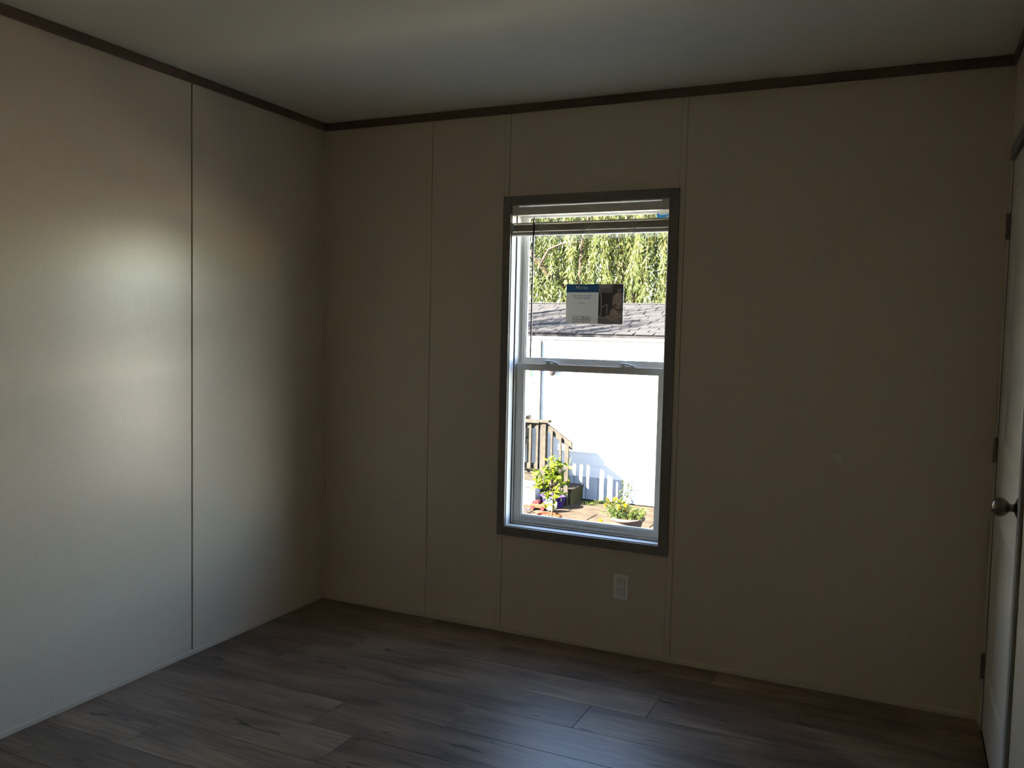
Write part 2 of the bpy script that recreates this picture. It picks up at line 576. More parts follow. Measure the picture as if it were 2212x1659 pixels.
for z in (0.24, 1.03, 1.82):
    hb = MB()
    hb.tube([(W - 0.007, DY1 + 0.001, z - 0.045), (W - 0.007, DY1 + 0.001, z + 0.045)], 0.0065, 10)
    for k in range(6):
        hb.lathe([(0.0071, 0), (0.0071, 0.0016)], 10, 'Z', (W - 0.007, DY1 + 0.001, z - 0.045 + k * 0.0177))
    hb.box(W - 0.004, W + 0.0015, DY1 - 0.004, DY1 + 0.006, z - 0.044, z + 0.044)
    parent_keep(hb.build('hinge', M['nickel']), door)

# ---- crown trim and shoe moulding
T = 0.038


def crown_piece(n, a):
    o = struct(box(n, M['crown'], *a, bevel=0.003))
    return o


struct(crown_piece('trim_1', (0.0, W, -0.012, 0.0, H - T, H - 0.0005)), 'dark brown ceiling trim above the window wall')
struct(crown_piece('trim_2', (0.0, 0.012, -D, -0.012, H - T, H - 0.0005)), 'dark brown ceiling trim above the seamed wall')
struct(crown_piece('trim_3', (W - 0.012, W, -D, -0.012, H - T, H - 0.0005)), 'dark brown ceiling trim above the door wall')
struct(crown_piece('trim_4', (0.012, W - 0.012, -D, -D + 0.012, H - T, H - 0.0005)), 'dark brown ceiling trim above the wall opposite the window')


def shoe(name, pts, vec, label):
    o = MB().prism(pts, vec, None).build(name, M['shoe'])
    return struct(o, label)


pf = [(0, 0), (0.009, 0), (0.009, 0.014), (0.0065, 0.0185), (0.0035, 0.0205), (0, 0.0205)]
shoe('baseboard_back', [(0.010, -a, b_) for a, b_ in pf], (W - 0.02, 0, 0), 'thin taupe shoe moulding along the window wall')
shoe('baseboard_left', [(a, -D, b_) for a, b_ in pf], (0, D, 0), 'thin taupe shoe moulding along the seamed wall')
shoe('baseboard_right', [(W - a, DY1 + 0.018, b_) for a, b_ in pf], (0, -DY1 - 0.018, 0), 'short taupe shoe moulding between the door and the corner')
shoe('baseboard_front', [(0.010, -D + a, b_) for a, b_ in pf], (W - 0.02, 0, 0), 'thin taupe shoe moulding on the wall opposite the window')

# =================================================================== WINDOW
win = struct(empty('window_1', ((WX0 + WX1) / 2, 0, WZ0)), 'white vinyl single hung window with dark grey casing')


def wp(o, parent=None):
    if parent is None:
        return parent_keep(o, win)
    o.parent = parent
    return o


CX0, CX1, CZ0, CZ1 = 1.0116, 1.8285, 0.4613, 2.029
wp(box('casing', M['casing'], CX0, WX0, -0.012, 0, CZ0, CZ1, bevel=0.0015))
wp(box('casing', M['casing'], WX1, CX1, -0.012, 0, CZ0, CZ1, bevel=0.0015))
wp(box('casing', M['casing'], WX0, WX1, -0.012, 0, WZ1, CZ1, bevel=0.0015))
wp(box('casing', M['casing'], WX0, WX1, -0.012, 0, CZ0, WZ0, bevel=0.0015))
# jamb liners in the reveal
JT = 0.004
wp(box('jamb', M['jamb'], WX0, WX0 + JT, 0.0, 0.043, WZ0, WZ1))
wp(box('jamb', M['jamb'], WX1 - JT, WX1, 0.0, 0.043, WZ0, WZ1))
wp(box('jamb', M['jamb'], WX0 + JT, WX1 - JT, 0.0, 0.043, WZ1 - JT, WZ1))
wp(box('jamb', M['jamb'], WX0 + JT, WX1 - JT, 0.0, 0.043, WZ0, WZ0 + JT))
# gap line and frame


def ring(name, mat, x0, x1, z0, z1, w, y0, y1, parent=None, bevel=0.0, wl_=None, wr_=None, wt=None, wb_=None):
    wl_, wr_, wt, wb_ = wl_ or w, wr_ or w, wt or w, wb_ or w
    mb = MB()
    o = [(x0, z0), (x1, z0), (x1, z1), (x0, z1)]
    i = [(x0 + wl_, z0 + wb_), (x1 - wr_, z0 + wb_), (x1 - wr_, z1 - wt), (x0 + wl_, z1 - wt)]
    vs_ = [(x, y0, z) for x, z in o] + [(x, y0, z) for x, z in i] + [(x, y1, z) for x, z in o] + [(x, y1, z) for x, z in i]
    fs = []
    for k in range(4):
        n = (k + 1) % 4
        fs += [(k, n, 4 + n, 4 + k), (8 + k, 12 + k, 12 + n, 8 + n), (k, 8 + k, 8 + n, n), (4 + k, 4 + n, 12 + n, 12 + k)]
    return mb.add(vs_, fs).build(name, mat, parent, bevel)


wp(ring('gasket', M['gasket'], WX0, WX1, WZ0, WZ1, 0.006, 0.043, 0.049))
wp(ring('window_frame', M['vinyl'], WX0, WX1, WZ0, WZ1, 0.009, 0.049, 0.128))
wp(box('track_rib', M['vinyl'], WX0 + 0.009, WX0 + 0.015, 0.095, 0.099, WZ0 + 0.009, WZ1 - 0.009))
wp(box('track_rib', M['vinyl'], WX1 - 0.015, WX1 - 0.009, 0.095, 0.099, WZ0 + 0.009, WZ1 - 0.009))
# lower sash (inner plane)
LX0, LX1, LZ0, LZ1 = 1.0605, 1.7755, 0.5125, 1.265
ls = wp(ring('lower_sash', M['vinyl'], LX0, LX1, LZ0, LZ1, 0.04, 0.066, 0.092, bevel=0.0012, wl_=0.040, wr_=0.031, wt=0.028, wb_=0.036))
wp(ring('glazing_bead', M['vinyl'], LX0 + 0.040, LX1 - 0.031, LZ0 + 0.036, LZ1 - 0.028, 0.004, 0.072, 0.085), ls)
wp(box('lift_rail', M['vinyl'], LX0 + 0.004, LX1 - 0.004, 0.0605, 0.066, LZ0 + 0.014, LZ0 + 0.018), ls)
wp(box('pane', M['glass'], LX0 + 0.042, LX1 - 0.033, 0.0775, 0.0805, LZ0 + 0.038, LZ1 - 0.030), ls)
# upper sash (outer plane)
UX0, UX1, UZ0, UZ1 = 1.061, 1.7765, 1.245, 1.979
us = wp(ring('upper_sash', M['vinyl'], UX0, UX1, UZ0, UZ1, 0.026, 0.1005, 0.126, bevel=0.0012, wl_=0.026, wr_=0.020, wt=0.032, wb_=0.044))
wp(ring('glazing_bead', M['vinyl'], UX0 + 0.026, UX1 - 0.020, UZ0 + 0.044, UZ1 - 0.032, 0.004, 0.106, 0.119), us)
wp(box('pane', M['glass'], UX0 + 0.028, UX1 - 0.022, 0.1115, 0.1145, UZ0 + 0.046, UZ1 - 0.034), us)
# sash locks on the meeting rail
for lx in (1.234, 1.597):
    lk = MB()
    lk.box(lx - 0.034, lx + 0.030, 0.068, 0.090, LZ1, LZ1 + 0.004)
    lk.lathe([(0.012, 0), (0.012, 0.008), (0.009, 0.011), (0, 0.011)], 14, 'Z', (lx - 0.016, 0.079, LZ1 + 0.004))
    n = 9
    top = [(lx - 0.030 + 0.07 * i / n, 0.072, LZ1 + 0.0145 - 0.013 * (i / n) ** 2.2) for i in range(n + 1)]
    lk.tube(top, [0.0042] * n + [0.003], 8)
    wp(lk.build('sash_lock', M['vinyl'], None, smooth=False), ls)
# parts modelled in world coordinates under parts of the window: cancel the window's own shift
for o in list(ls.children) + list(us.children):
    o.matrix_parent_inverse = Matrix.Identity(4)

# =================================================================== BLIND
bl = thing('mini_blind', (1.41, 0.02, 1.985), 'raised beige mini blind bunched under the window head', 'blind')


def bp(o, parent=None):
    if parent is None:
        return parent_keep(o, bl)
    o.parent = parent
    return o


BX0, BX1 = 1.0565, 1.7815
hr = MB()
hr.box(BX0 - 0.001, BX1 - 0.0025, 0.006, 0.0085, 1.944, 1.976)
hr.box(BX0 - 0.001, BX1 - 0.0025, 0.0085, 0.034, 1.944, 1.9465)
hr.box(BX0 - 0.001, BX1 - 0.0025, 0.0315, 0.034, 1.9465, 1.972)
bp(hr.build('headrail', M['headrail']))
bp(box('mounting_bracket', M['headrail'], BX0 - 0.002, BX0 + 0.028, 0.003, 0.0058, 1.942, 1.9855, bevel=0.0006))
bp(box('mounting_bracket', M['headrail'], BX1 - 0.030, BX1 + 0.0, 0.003, 0.0058, 1.942, 1.9855, bevel=0.0006))
NS = 15
zs0 = 1.8725
sl_me = {}
for i in range(NS):
    t = i / (NS - 1)
    yo = 0.0155 - 0.010 * math.exp(-((t - 1.0) / 0.22) ** 2) - 0.003 * math.exp(-(t / 0.2) ** 2) + rnd.uniform(-0.0006, 0.0006)
    mb = MB()
    n = 6
    prof = []
    for k in range(n + 1):
        s = k / n
        prof.append((yo + 0.025 * s, zs0 + i * 0.0022 + 0.0036 * math.sin(math.pi * s) + (0.004 * (t > .9))))
    pts = [(BX0, y, z) for y, z in prof] + [(BX0, y, z - 0.0019) for y, z in prof[::-1]]
    mb.prism(pts, (BX1 - BX0, 0, 0), None)
    bp(mb.build('slat', M['blind']))
rail = [(0.008, 1.868), (0.0045, 1.8645), (0.0045, 1.854), (0.009, 1.8505), (0.033, 1.8505), (0.036, 1.854), (0.036, 1.8645), (0.033, 1.868)]
bp(MB().prism([(BX0, y, z) for y, z in rail], (BX1 - BX0, 0, 0), None).build('bottom_rail', M['headrail']))
for cx in (1.209, 1.421, 1.623):
    cd = MB()
    for yy in (0.0028, 0.037):
        cd.tube([(cx, yy, 1.944), (cx + 0.001, yy, 1.915), (cx, yy, 1.87), (cx, yy, 1.85)], 0.0007, 5)
    cd.tube([(cx + 0.006, 0.02, 1.944), (cx + 0.005, 0.02, 1.918)], 0.0009, 5)
    bp(cd.build('ladder_cord', M['cord']))
    # slack string ladder bunched in front of the stack
    tg = MB()
    for s in range(7):
        pts = []
        w_ = rnd.uniform(0.012, 0.026)
        zc = 1.853 + 0.006 * s
        for k in range(12):
            a = k / 11
            pts.append((cx - w_ + 2 * w_ * a + rnd.uniform(-.004, .004), 0.0028 - 0.004 * math.sin(math.pi * a) + rnd.uniform(-0.001, 0.0), zc + 0.006 * math.sin(a * 7 + s) + rnd.uniform(-.003, .003)))
        tg.tube(pts, 0.0012, 5)
    if abs(cx - 1.421) < 0.01:
        tg.tube([(cx, 0.001, 1.872), (cx + 0.022, -0.003, 1.886), (cx + 0.044, -0.005, 1.895), (cx + 0.050, -0.004, 1.889), (cx + 0.040, -0.003, 1.880), (cx + 0.028, -0.003, 1.876),
                 (cx + 0.040, -0.003, 1.866), (cx + 0.044, -0.003, 1.858), (cx + 0.034, -0.002, 1.857), (cx + 0.022, -0.001, 1.864)], 0.0015, 6)
    bp(tg.build('cord_tangle', M['cord']))
wd = bp(MB().tube([(1.163, 0.001, 1.931), (1.163, -0.0035, 1.915), (1.1625, -0.0035, 1.60), (1.1615, -0.0035, 1.297)], [0.003, 0.0042, 0.0037, 0.0037], 6).build('wand', M['wand']))
hk = MB().tube([(1.165, 0.006, 1.946), (1.1655, 0.000, 1.948), (1.1645, -0.002, 1.940), (1.163, 0.001, 1.931)], 0.0013, 6).build('hook', M['headrail'], wd)

# =================================================================== SIGN taped to the upper pane
SX0, SX1, SZ0, SZ1 = 1.2855, 1.5595, 1.4555, 1.6355
SY = 0.1085      # just in front of the pane
sg = thing('window_sign', ((SX0 + SX1) / 2, SY, SZ0), 'small card sign with blue header band and bathing child photo on the pane', 'sign')
M['card'] = translucent(plain('sign_card', (0.84, 0.82, 0.77), 0.5, 0.3), 0.12)
M['card_blue'] = plain('sign_blue', (0.035, 0.14, 0.33), 0.45, 0.4)
M['ink_blue'] = plain('ink_blue', (0.06, 0.17, 0.36), 0.5, 0.3)
M['ink_black'] = plain('ink_black', (0.05, 0.048, 0.045), 0.5, 0.3)
M['ink_white'] = plain('ink_white', (0.80, 0.80, 0.78), 0.5, 0.3)
M['ph_dark'] = plain('photo_dark_tile', (0.105, 0.093, 0.084), 0.4, 0.4, var=0.12, scale=400)
M['ph_mid'] = plain('photo_cabinet', (0.27, 0.25, 0.235), 0.4, 0.4)
M['ph_light'] = plain('photo_light', (0.40, 0.38, 0.37), 0.4, 0.4)
M['ph_sink'] = plain('photo_basin', (0.30, 0.28, 0.27), 0.4, 0.4, var=0.1, scale=120)
M['ph_chrome'] = plain('photo_tap', (0.42, 0.40, 0.38), 0.4, 0.4)
M['ph_skin'] = plain('photo_skin', (0.52, 0.41, 0.33), 0.4, 0.4, var=0.08, scale=60)
M['ph_skin2'] = plain('photo_skin_shade', (0.34, 0.25, 0.20), 0.4, 0.4, var=0.08, scale=60)
M['ph_mouth'] = plain('photo_mouth', (0.16, 0.075, 0.06), 0.4, 0.4)
M['ph_sponge'] = plain('photo_sponge', (0.62, 0.50, 0.28), 0.5, 0.3)

parent_keep(box('card', M['card'], SX0, SX1, SY, SY + 0.0018, SZ0, SZ1), sg)


def su(u, v):
    """sign coordinates 0..1 to world x, z"""
    return SX0 + u * (SX1 - SX0), SZ0 + v * (SZ1 - SZ0)


def flat(name, mat, uv, layer, parent=None):
    y = SY - 0.00012 * layer
    pts = [(*su(u, v),) for u, v in uv]
    mb = MB()
    mb.prism([(x, y, z) for x, z in pts], (0, 0.0001, 0), None)
    return parent_keep(mb.build(name, mat), sg) if parent is None else mb.build(name, mat, parent)


def rect(u0, u1, v0, v1):
    return [(u0, v0), (u1, v0), (u1, v1), (u0, v1)]


def ell(cu, cv, ru, rv, n=28, rot=0):
    asp = (SX1 - SX0) / (SZ1 - SZ0)
    out = []
    for k in range(n):
        a = 2 * math.pi * k / n
        x, y = ru * math.cos(a), rv * math.sin(a)
        out.append((cu + x * math.cos(rot) - y * math.sin(rot) / asp, cv + x * asp * math.sin(rot) + y * math.cos(rot)))
    return out


flat('header_band', M['card_blue'], rect(0.0, 0.572, 0.795, 1.0), 1)
photo = flat('photo', M['ph_dark'], rect(0.572, 1.0, 0.0, 1.0), 1)
for nm, mt, uv, ly in [
        ('wall_cabinet', M['ph_mid'], rect(0.572, 0.815, 0.785, 1.0), 2), ('lit_panel', M['ph_light'], rect(0.580, 0.770, 0.905, 1.0), 3),
        ('wall_socket', M['ph_mid'], rect(0.895, 0.960, 0.80, 0.885), 2),
        ('basin', M['ph_sink'], [(0.572, 0.0), (1.0, 0.0), (1.0, 0.03), (0.93, 0.085), (0.75, 0.14), (0.572, 0.20)], 2),
        ('basin_rim', M['ph_light'], [(0.572, 0.175), (0.75, 0.125), (0.93, 0.07), (1.0, 0.02), (1.0, 0.045), (0.93, 0.10), (0.75, 0.155), (0.572, 0.215)], 3),
        ('tap_neck', M['ph_chrome'], [(0.577, 0.88), (0.590, 0.90), (0.605, 0.80), (0.628, 0.70), (0.632, 0.50), (0.628, 0.22), (0.607, 0.22), (0.612, 0.50), (0.606, 0.69), (0.588, 0.78)], 4),
        ('tap_lever', M['ph_chrome'], [(0.625, 0.44), (0.70, 0.495), (0.705, 0.475), (0.628, 0.41)], 4),
        ('tap_sprayer', M['ph_chrome'], [(0.712, 0.52), (0.732, 0.52), (0.728, 0.28), (0.745, 0.265), (0.70, 0.262), (0.715, 0.30)], 4),
        ('tap_knob', M['ink_black'], ell(0.725, 0.545, 0.016, 0.026), 5),
        ('child_body', M['ph_skin2'], [(0.755, 0.17), (0.775, 0.33), (0.80, 0.39), (0.845, 0.405), (0.90, 0.34), (1.0, 0.36), (1.0, 0.10), (0.90, 0.10)], 4),
        ('child_chest', M['ph_skin'], [(0.775, 0.22), (0.785, 0.32), (0.81, 0.375), (0.845, 0.39), (0.90, 0.31), (0.925, 0.24), (0.87, 0.20)], 5),
        ('child_head', M['ph_skin2'], ell(0.928, 0.585, 0.108, 0.215, 36, -0.12), 6),
        ('child_face', M['ph_skin'], ell(0.893, 0.590, 0.078, 0.190, 32, -0.10), 7),
        ('child_eye', M['ph_skin2'], ell(0.838, 0.600, 0.020, 0.010), 8), ('child_eye', M['ph_skin2'], ell(0.915, 0.575, 0.022, 0.011, 20, -0.2), 8),
        ('child_nose', M['ph_skin2'], ell(0.862, 0.535, 0.014, 0.012), 8),
        ('child_mouth', M['ph_mouth'], [(0.838, 0.492), (0.862, 0.498), (0.898, 0.478), (0.897, 0.455), (0.875, 0.437), (0.852, 0.447)], 8),
        ('child_arm', M['ph_skin'], [(1.0, 0.30), (0.94, 0.22), (0.84, 0.175), (0.78, 0.17), (0.76, 0.12), (0.79, 0.08), (0.82, 0.115), (0.90, 0.145), (1.0, 0.20)], 8),
        ('sponge', M['ph_sponge'], [(0.715, 0.225), (0.785, 0.205), (0.775, 0.155), (0.705, 0.175)], 9)]:
    uvc = [(min(1.0, max(0.572, u)), min(1.0, max(0.0, v))) for u, v in uv]
    o = flat(nm, mt, uvc, ly, photo)
    o.matrix_parent_inverse = Matrix.Identity(4)


def lettering(text, size, loc, mat, parent, name='lettering', align='CENTER', thick=0.0001, sx=1.0):
    cu = bpy.data.curves.new(name, 'FONT')
    cu.body = text
    cu.size = size
    cu.align_x = align
    cu.extrude = thick
    to = bpy.data.objects.new(name, cu)
    COL.objects.link(to)
    bpy.context.view_layer.update()
    me = bpy.data.meshes.new_from_object(to.evaluated_get(bpy.context.evaluated_depsgraph_get()))
    bpy.data.objects.remove(to, do_unlink=True)
    me.name = name
    me.materials.clear()
    me.materials.append(mat)
    me.transform(Matrix.Diagonal((sx, 1, 1, 1)))
    me.transform(Matrix.Rotation(math.pi / 2, 4, 'X'))
    me.transform(Matrix.Translation(loc))
    o = bpy.data.objects.new(name, me)
    COL.objects.link(o)
    return parent_keep(o, parent)


def sgt(text, size, u, v, mat, align='CENTER', sx=1.0, layer=3):
    x, z = su(u, v)
    return lettering(text, size, (x, SY - 0.00012 * layer - 0.0001, z), mat, sg, 'lettering', align, 0.0001, sx)


sgt('Pf', 0.0225, 0.168, 0.870, M['ink_white'], 'LEFT', 0.95)
sgt('ISTER', 0.0165, 0.232, 0.870, M['ink_white'], 'LEFT', 1.04)
sgt('BUILT WITH INTEGRITY', 0.0092, 0.286, 0.690, M['ink_blue'], 'CENTER', 0.95)
sgt('& STYLISH DESIGNS', 0.0092, 0.286, 0.628, M['ink_blue'], 'CENTER', 0.95)
sgt('Learn More', 0.0062, 0.283, 0.510, M['ink_black'])
fr = MB()
for (u0, u1, v0, v1) in [(0.125, 0.435, 0.185, 0.192), (0.125, 0.435, 0.090, 0.099), (0.125, 0.435, 0.036, 0.043), (0.125, 0.130, 0.036, 0.192), (0.430, 0.435, 0.036, 0.192),
                         (0.272, 0.276, 0.09, 0.192), (0.258, 0.262, 0.036, 0.09), (0.322, 0.326, 0.036, 0.09)]:
    x0, z0 = su(u0, v0)
    x1, z1 = su(u1, v1)
    fr.box(x0, x1, SY - 0.0004, SY - 0.0002, z0, z1)
parent_keep(fr.build('logo_frame', M['ink_black']), sg)
arc = MB()
for k in range(10):
    a0, a1 = math.pi * k / 10, math.pi * (k + 1) / 10
    p = [su(0.200 + 0.030 * math.cos(a), 0.142 + 0.030 * math.sin(a)) for a in (a0, a1)]
    arc.tube([(p[0][0], SY - 0.0004, p[0][1]), (p[1][0], SY - 0.0004, p[1][1])], 0.0005, 4)
parent_keep(arc.build('logo_roof_mark', M['ink_black']), sg)
sgt('Clayton', 0.0098, 0.200, 0.116, M['ink_black'])
sgt('Built', 0.0185, 0.353, 0.108, M['ink_black'])
sgt('Beyond', 0.0060, 0.194, 0.053, M['ink_black'])
sgt('The', 0.0060, 0.292, 0.053, M['ink_black'])
sgt('Build', 0.0060, 0.378, 0.053, M['ink_black'])
for u in (0.06, 0.94):
    x, z = su(u, 0.985)
    parent_keep(box('tape', M['card'], x - 0.006, x + 0.006, SY + 0.0016, SY + 0.0030, z - 0.006, z + 0.006), sg)

# small blue maker's sticker in the upper corner of the pane
stk = thing('window_sticker', (1.728, 0.1085, 1.915), 'small blue and white sticker in the upper corner of the pane', 'sticker')
M['stk_blue'] = plain('sticker_blue', (0.02, 0.24, 0.62), 0.4, 0.4)
parent_keep(box('label_paper', M['stk_blue'], 1.700, 1.7575, 0.1098, 0.1112, 1.919, 1.9455), stk)
cr = MB()
pts = [(1.7575, 1.919), (1.7575, 1.931), (1.750, 1.9305), (1.742, 1.928), (1.735, 1.924), (1.731, 1.919)]
cr.prism([(x, 0.10955, z) for x, z in pts], (0, 0.0002, 0), None)
parent_keep(cr.build('white_corner', M['ink_white']), stk)
for (x0, x1, z) in [(1.708, 1.721, 1.9405), (1.7235, 1.753, 1.9405), (1.713, 1.747, 1.9362), (1.738, 1.752, 1.9235)]:
    parent_keep(box('print_line', M['ink_white'] if z > 1.93 else M['ph_mid'], x0, x1, 0.1094, 0.1096, z, z + 0.0026), stk)

# =================================================================== OUTLET and BUMPER
OX, OZ = 1.5893, 0.2418
ol = thing('wall_outlet', (OX + 0.035, 0, OZ), 'white rectangular wall outlet below the window', 'outlet')
parent_keep(box('cover_plate', M['white_plastic'], OX, OX + 0.0695, -0.006, 0.0, OZ, OZ + 0.1135, bevel=0.0022), ol)
fc = parent_keep(box('receptacle', M['white_plastic'], OX + 0.0185, OX + 0.0515, -0.0085, -0.0055, OZ + 0.0235, OZ + 0.0900, bevel=0.0010), ol)
parent_keep(ring('receptacle_gap', M['slot'], OX + 0.0175, OX + 0.0525, OZ + 0.0225, OZ + 0.0910, 0.001, -0.0063, -0.0058), ol)
for zc in (OZ + 0.0405, OZ + 0.0770):
    for (x0, x1, z0, z1) in [(0.0275, 0.0295, 0.000, 0.008), (0.0400, 0.0420, 0.0005, 0.0075)]:
        o = box('slot', M['slot'], OX + x0, OX + x1, -0.0088, -0.0084, zc + z0, zc + z1, fc)
    o = MB().lathe([(0.0024, 0), (0.0024, 0.0004)], 12, 'Y', (OX + 0.0348, -0.0088, zc - 0.0075)).build('ground_hole', M['slot'], fc)
for o in fc.children:
    o.matrix_parent_inverse = Matrix.Identity(4)
bmp = MB().lathe([(0.0, -0.0030), (0.009, -0.0030), (0.0125, -0.0045), (0.0165, -0.0060), (0.0205, -0.0050), (0.0235, -0.0015), (0.024, 0.0)], 28, 'Y', (2.496, 0, 0.941)).build('door_bumper', M['bumper'], None, smooth=True)
tag(bmp, 'round taupe door bumper stuck on the window wall', 'bumper')

# =================================================================== OUTDOORS
G = -1.2                     # ground level outside
YW = 9.0                     # face of the neighbouring house
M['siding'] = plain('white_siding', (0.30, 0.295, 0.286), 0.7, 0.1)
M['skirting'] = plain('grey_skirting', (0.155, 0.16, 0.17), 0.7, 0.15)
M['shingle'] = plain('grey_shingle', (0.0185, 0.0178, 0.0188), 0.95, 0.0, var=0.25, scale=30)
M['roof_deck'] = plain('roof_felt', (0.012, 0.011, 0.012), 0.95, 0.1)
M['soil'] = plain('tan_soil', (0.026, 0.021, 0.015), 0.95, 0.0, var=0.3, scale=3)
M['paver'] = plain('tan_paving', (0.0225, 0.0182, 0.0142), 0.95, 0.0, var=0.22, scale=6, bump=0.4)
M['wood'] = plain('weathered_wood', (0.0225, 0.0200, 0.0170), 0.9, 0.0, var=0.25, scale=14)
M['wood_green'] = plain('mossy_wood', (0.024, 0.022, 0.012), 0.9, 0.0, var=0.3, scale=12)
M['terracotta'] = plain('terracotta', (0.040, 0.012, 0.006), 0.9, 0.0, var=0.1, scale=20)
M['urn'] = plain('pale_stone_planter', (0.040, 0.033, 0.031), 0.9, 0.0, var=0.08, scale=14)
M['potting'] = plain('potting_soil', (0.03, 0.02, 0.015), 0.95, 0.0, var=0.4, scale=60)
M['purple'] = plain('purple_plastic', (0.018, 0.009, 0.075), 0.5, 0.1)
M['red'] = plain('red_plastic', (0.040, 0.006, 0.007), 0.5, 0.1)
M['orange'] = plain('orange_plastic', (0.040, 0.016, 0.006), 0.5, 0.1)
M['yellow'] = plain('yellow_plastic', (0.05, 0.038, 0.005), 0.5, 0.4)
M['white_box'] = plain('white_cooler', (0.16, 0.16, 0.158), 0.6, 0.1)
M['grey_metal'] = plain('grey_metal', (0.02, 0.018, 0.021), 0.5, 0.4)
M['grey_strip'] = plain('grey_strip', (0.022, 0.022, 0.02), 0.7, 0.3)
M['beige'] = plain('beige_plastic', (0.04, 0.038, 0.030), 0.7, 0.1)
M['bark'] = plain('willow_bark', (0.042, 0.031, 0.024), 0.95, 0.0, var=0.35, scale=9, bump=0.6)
M['twig'] = plain('yellow_twig', (0.060, 0.050, 0.013), 0.9, 0.0, var=0.25, scale=2)
M['stem'] = plain('brown_stem', (0.022, 0.016, 0.010), 0.85, 0.2)
M['willow_leaf'] = leaf_mat('willow_leaf', (0.033, 0.050, 0.019), (0.090, 0.106, 0.033), 0.45)
M['citrus_leaf'] = leaf_mat('citrus_leaf', (0.027, 0.050, 0.003), (0.082, 0.096, 0.006), 0.45)
M['herb'] = leaf_mat('herb_leaf', (0.016, 0.034, 0.008), (0.062, 0.074, 0.016), 0.4)
M['petal'] = leaf_mat('marigold_petal', (0.14, 0.070, 0.001), (0.17, 0.115, 0.002), 0.3)
M['white_petal'] = plain('white_petal', (0.30, 0.295, 0.27), 0.6, 0.3)

# ---- ground with paving slabs
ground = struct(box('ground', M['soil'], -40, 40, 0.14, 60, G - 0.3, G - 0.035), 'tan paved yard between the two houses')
M['concrete'] = plain('bounce_concrete', (0.27, 0.255, 0.225), 0.9, 0.1, var=0.08, scale=4)  # for an unseen walk, added to bounce daylight up to the ceiling
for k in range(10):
    q = box('bounce_path' if k == 0 else 'bounce_path_slab', M['concrete'], -9.0 + k * 1.9, -7.11 + k * 1.9, 0.16, 5.3, G - 0.0349, G, None if k == 0 else bounce_path, 0.006)
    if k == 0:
        bounce_path = struct(q, 'unseen pale concrete walk added under the window to bounce light indoors')
pr = random.Random(5)
y = 5.35
r_i = 0
slab_me = None
while y < YW - 0.15:
    x = -4.4 - (0.45 if r_i % 2 else 0)
    while x < 4.2:
        if slab_me is None:
            o = MB().box(-0.443, 0.443, -0.218, 0.218, -0.04, 0.0).build('paving_slab', M['paver'], ground, 0.008)
            slab_me = o.data
        else:
            o = bpy.data.objects.new('paving_slab', slab_me)
            COL.objects.link(o)
            o.parent = ground
        o.location = (x + 0.45, y + 0.225, G + pr.uniform(-0.004, 0.002))
        o.rotation_euler = (pr.uniform(-.002, .002), pr.uniform(-.002, .002), pr.uniform(-.004, .004))
        x += 0.9
    y += 0.45
    r_i += 1

# ---- neighbouring house
hs = thing('neighbour_house', (0, YW, G), 'low white house with grey shingle roof beyond the window', 'house')
HX0, HX1 = -7.0, 20.0
SKT = -0.845
nb = 12
EAVE = 1.40
bh = (EAVE - 0.02 - SKT) / nb
for i in range(nb):
    z0 = SKT + i * bh
    prf = [(YW - 0.007, z0 - 0.004), (YW - 0.002, z0 + bh), (YW + 0.02, z0 + bh), (YW + 0.02, z0 - 0.004)]
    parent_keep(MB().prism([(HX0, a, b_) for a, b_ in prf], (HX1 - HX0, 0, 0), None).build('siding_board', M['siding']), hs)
sk_me = None
x = HX0
while x < HX1 - 0.01:
    if sk_me is None:
        mb = MB()
        mb.prism([(0.0, 0.012, G), (0.025, 0.0, G), (0.175, 0.0, G), (0.20, 0.012, G), (0.20, 0.03, G), (0.0, 0.03, G)], (0, 0, SKT - G - 0.002), None)
        o = mb.build('skirting_panel', M['skirting'])
        sk_me = o.data
    else:
        o = bpy.data.objects.new('skirting_panel', sk_me)
        COL.objects.link(o)
    o.parent = hs
    o.location = (x, -0.008, -G)
    x += 0.2
RY0, RZ0 = YW - 0.045, EAVE + 0.0          # eave edge
RY1, RZ1 = RY0 + 2.5, 1.963              # ridge
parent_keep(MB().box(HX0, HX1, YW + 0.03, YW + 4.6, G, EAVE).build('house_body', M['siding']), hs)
dk_ = MB()
dk_.prism([(HX0 - 0.2, RY0, RZ0 - 0.01), (HX0 - 0.2, RY1, RZ1 - 0.02), (HX0 - 0.2, 2 * RY1 - RY0, RZ0 - 0.01), (HX0 - 0.2, 2 * RY1 - RY0, RZ0 - 0.05), (HX0 - 0.2, RY0, RZ0 - 0.05)], (HX1 - HX0 + 0.4, 0, 0), None)
parent_keep(dk_.build('roof_deck', M['roof_deck']), hs)
parent_keep(box('fascia', M['siding'], HX0 - 0.2, HX1 + 0.2, RY0 + 0.004, RY0 + 0.022, RZ0 - 0.10, RZ0 - 0.051), hs)
# shingles: singly where they show, the rest joined
sl = math.atan2(RZ1 - RZ0, RY1 - RY0)
ncourse = 15
Ls = math.hypot(RY1 - RY0, RZ1 - RZ0)
ex = Ls / ncourse
TW = 0.31
sh_me = []
rest = MB()
shr_ = random.Random(3)
cs, sn = math.cos(sl), math.sin(sl)


def tab_mesh(th):
    mb = MB()
    w2 = TW / 2 - 0.003
    mb.add([(-w2 + 0.012, 0, 0), (w2, 0, 0), (w2, ex * 1.25, 0), (-w2, ex * 1.25, 0), (-w2 + 0.02, 0, th), (w2, 0, th), (w2, ex * 1.25, 0.003), (-w2, ex * 1.25, 0.003)],
           [(0, 3, 2, 1), (4, 5, 6, 7), (0, 1, 5, 4), (1, 2, 6, 5), (2, 3, 7, 6), (3, 0, 4, 7)])
    return mb


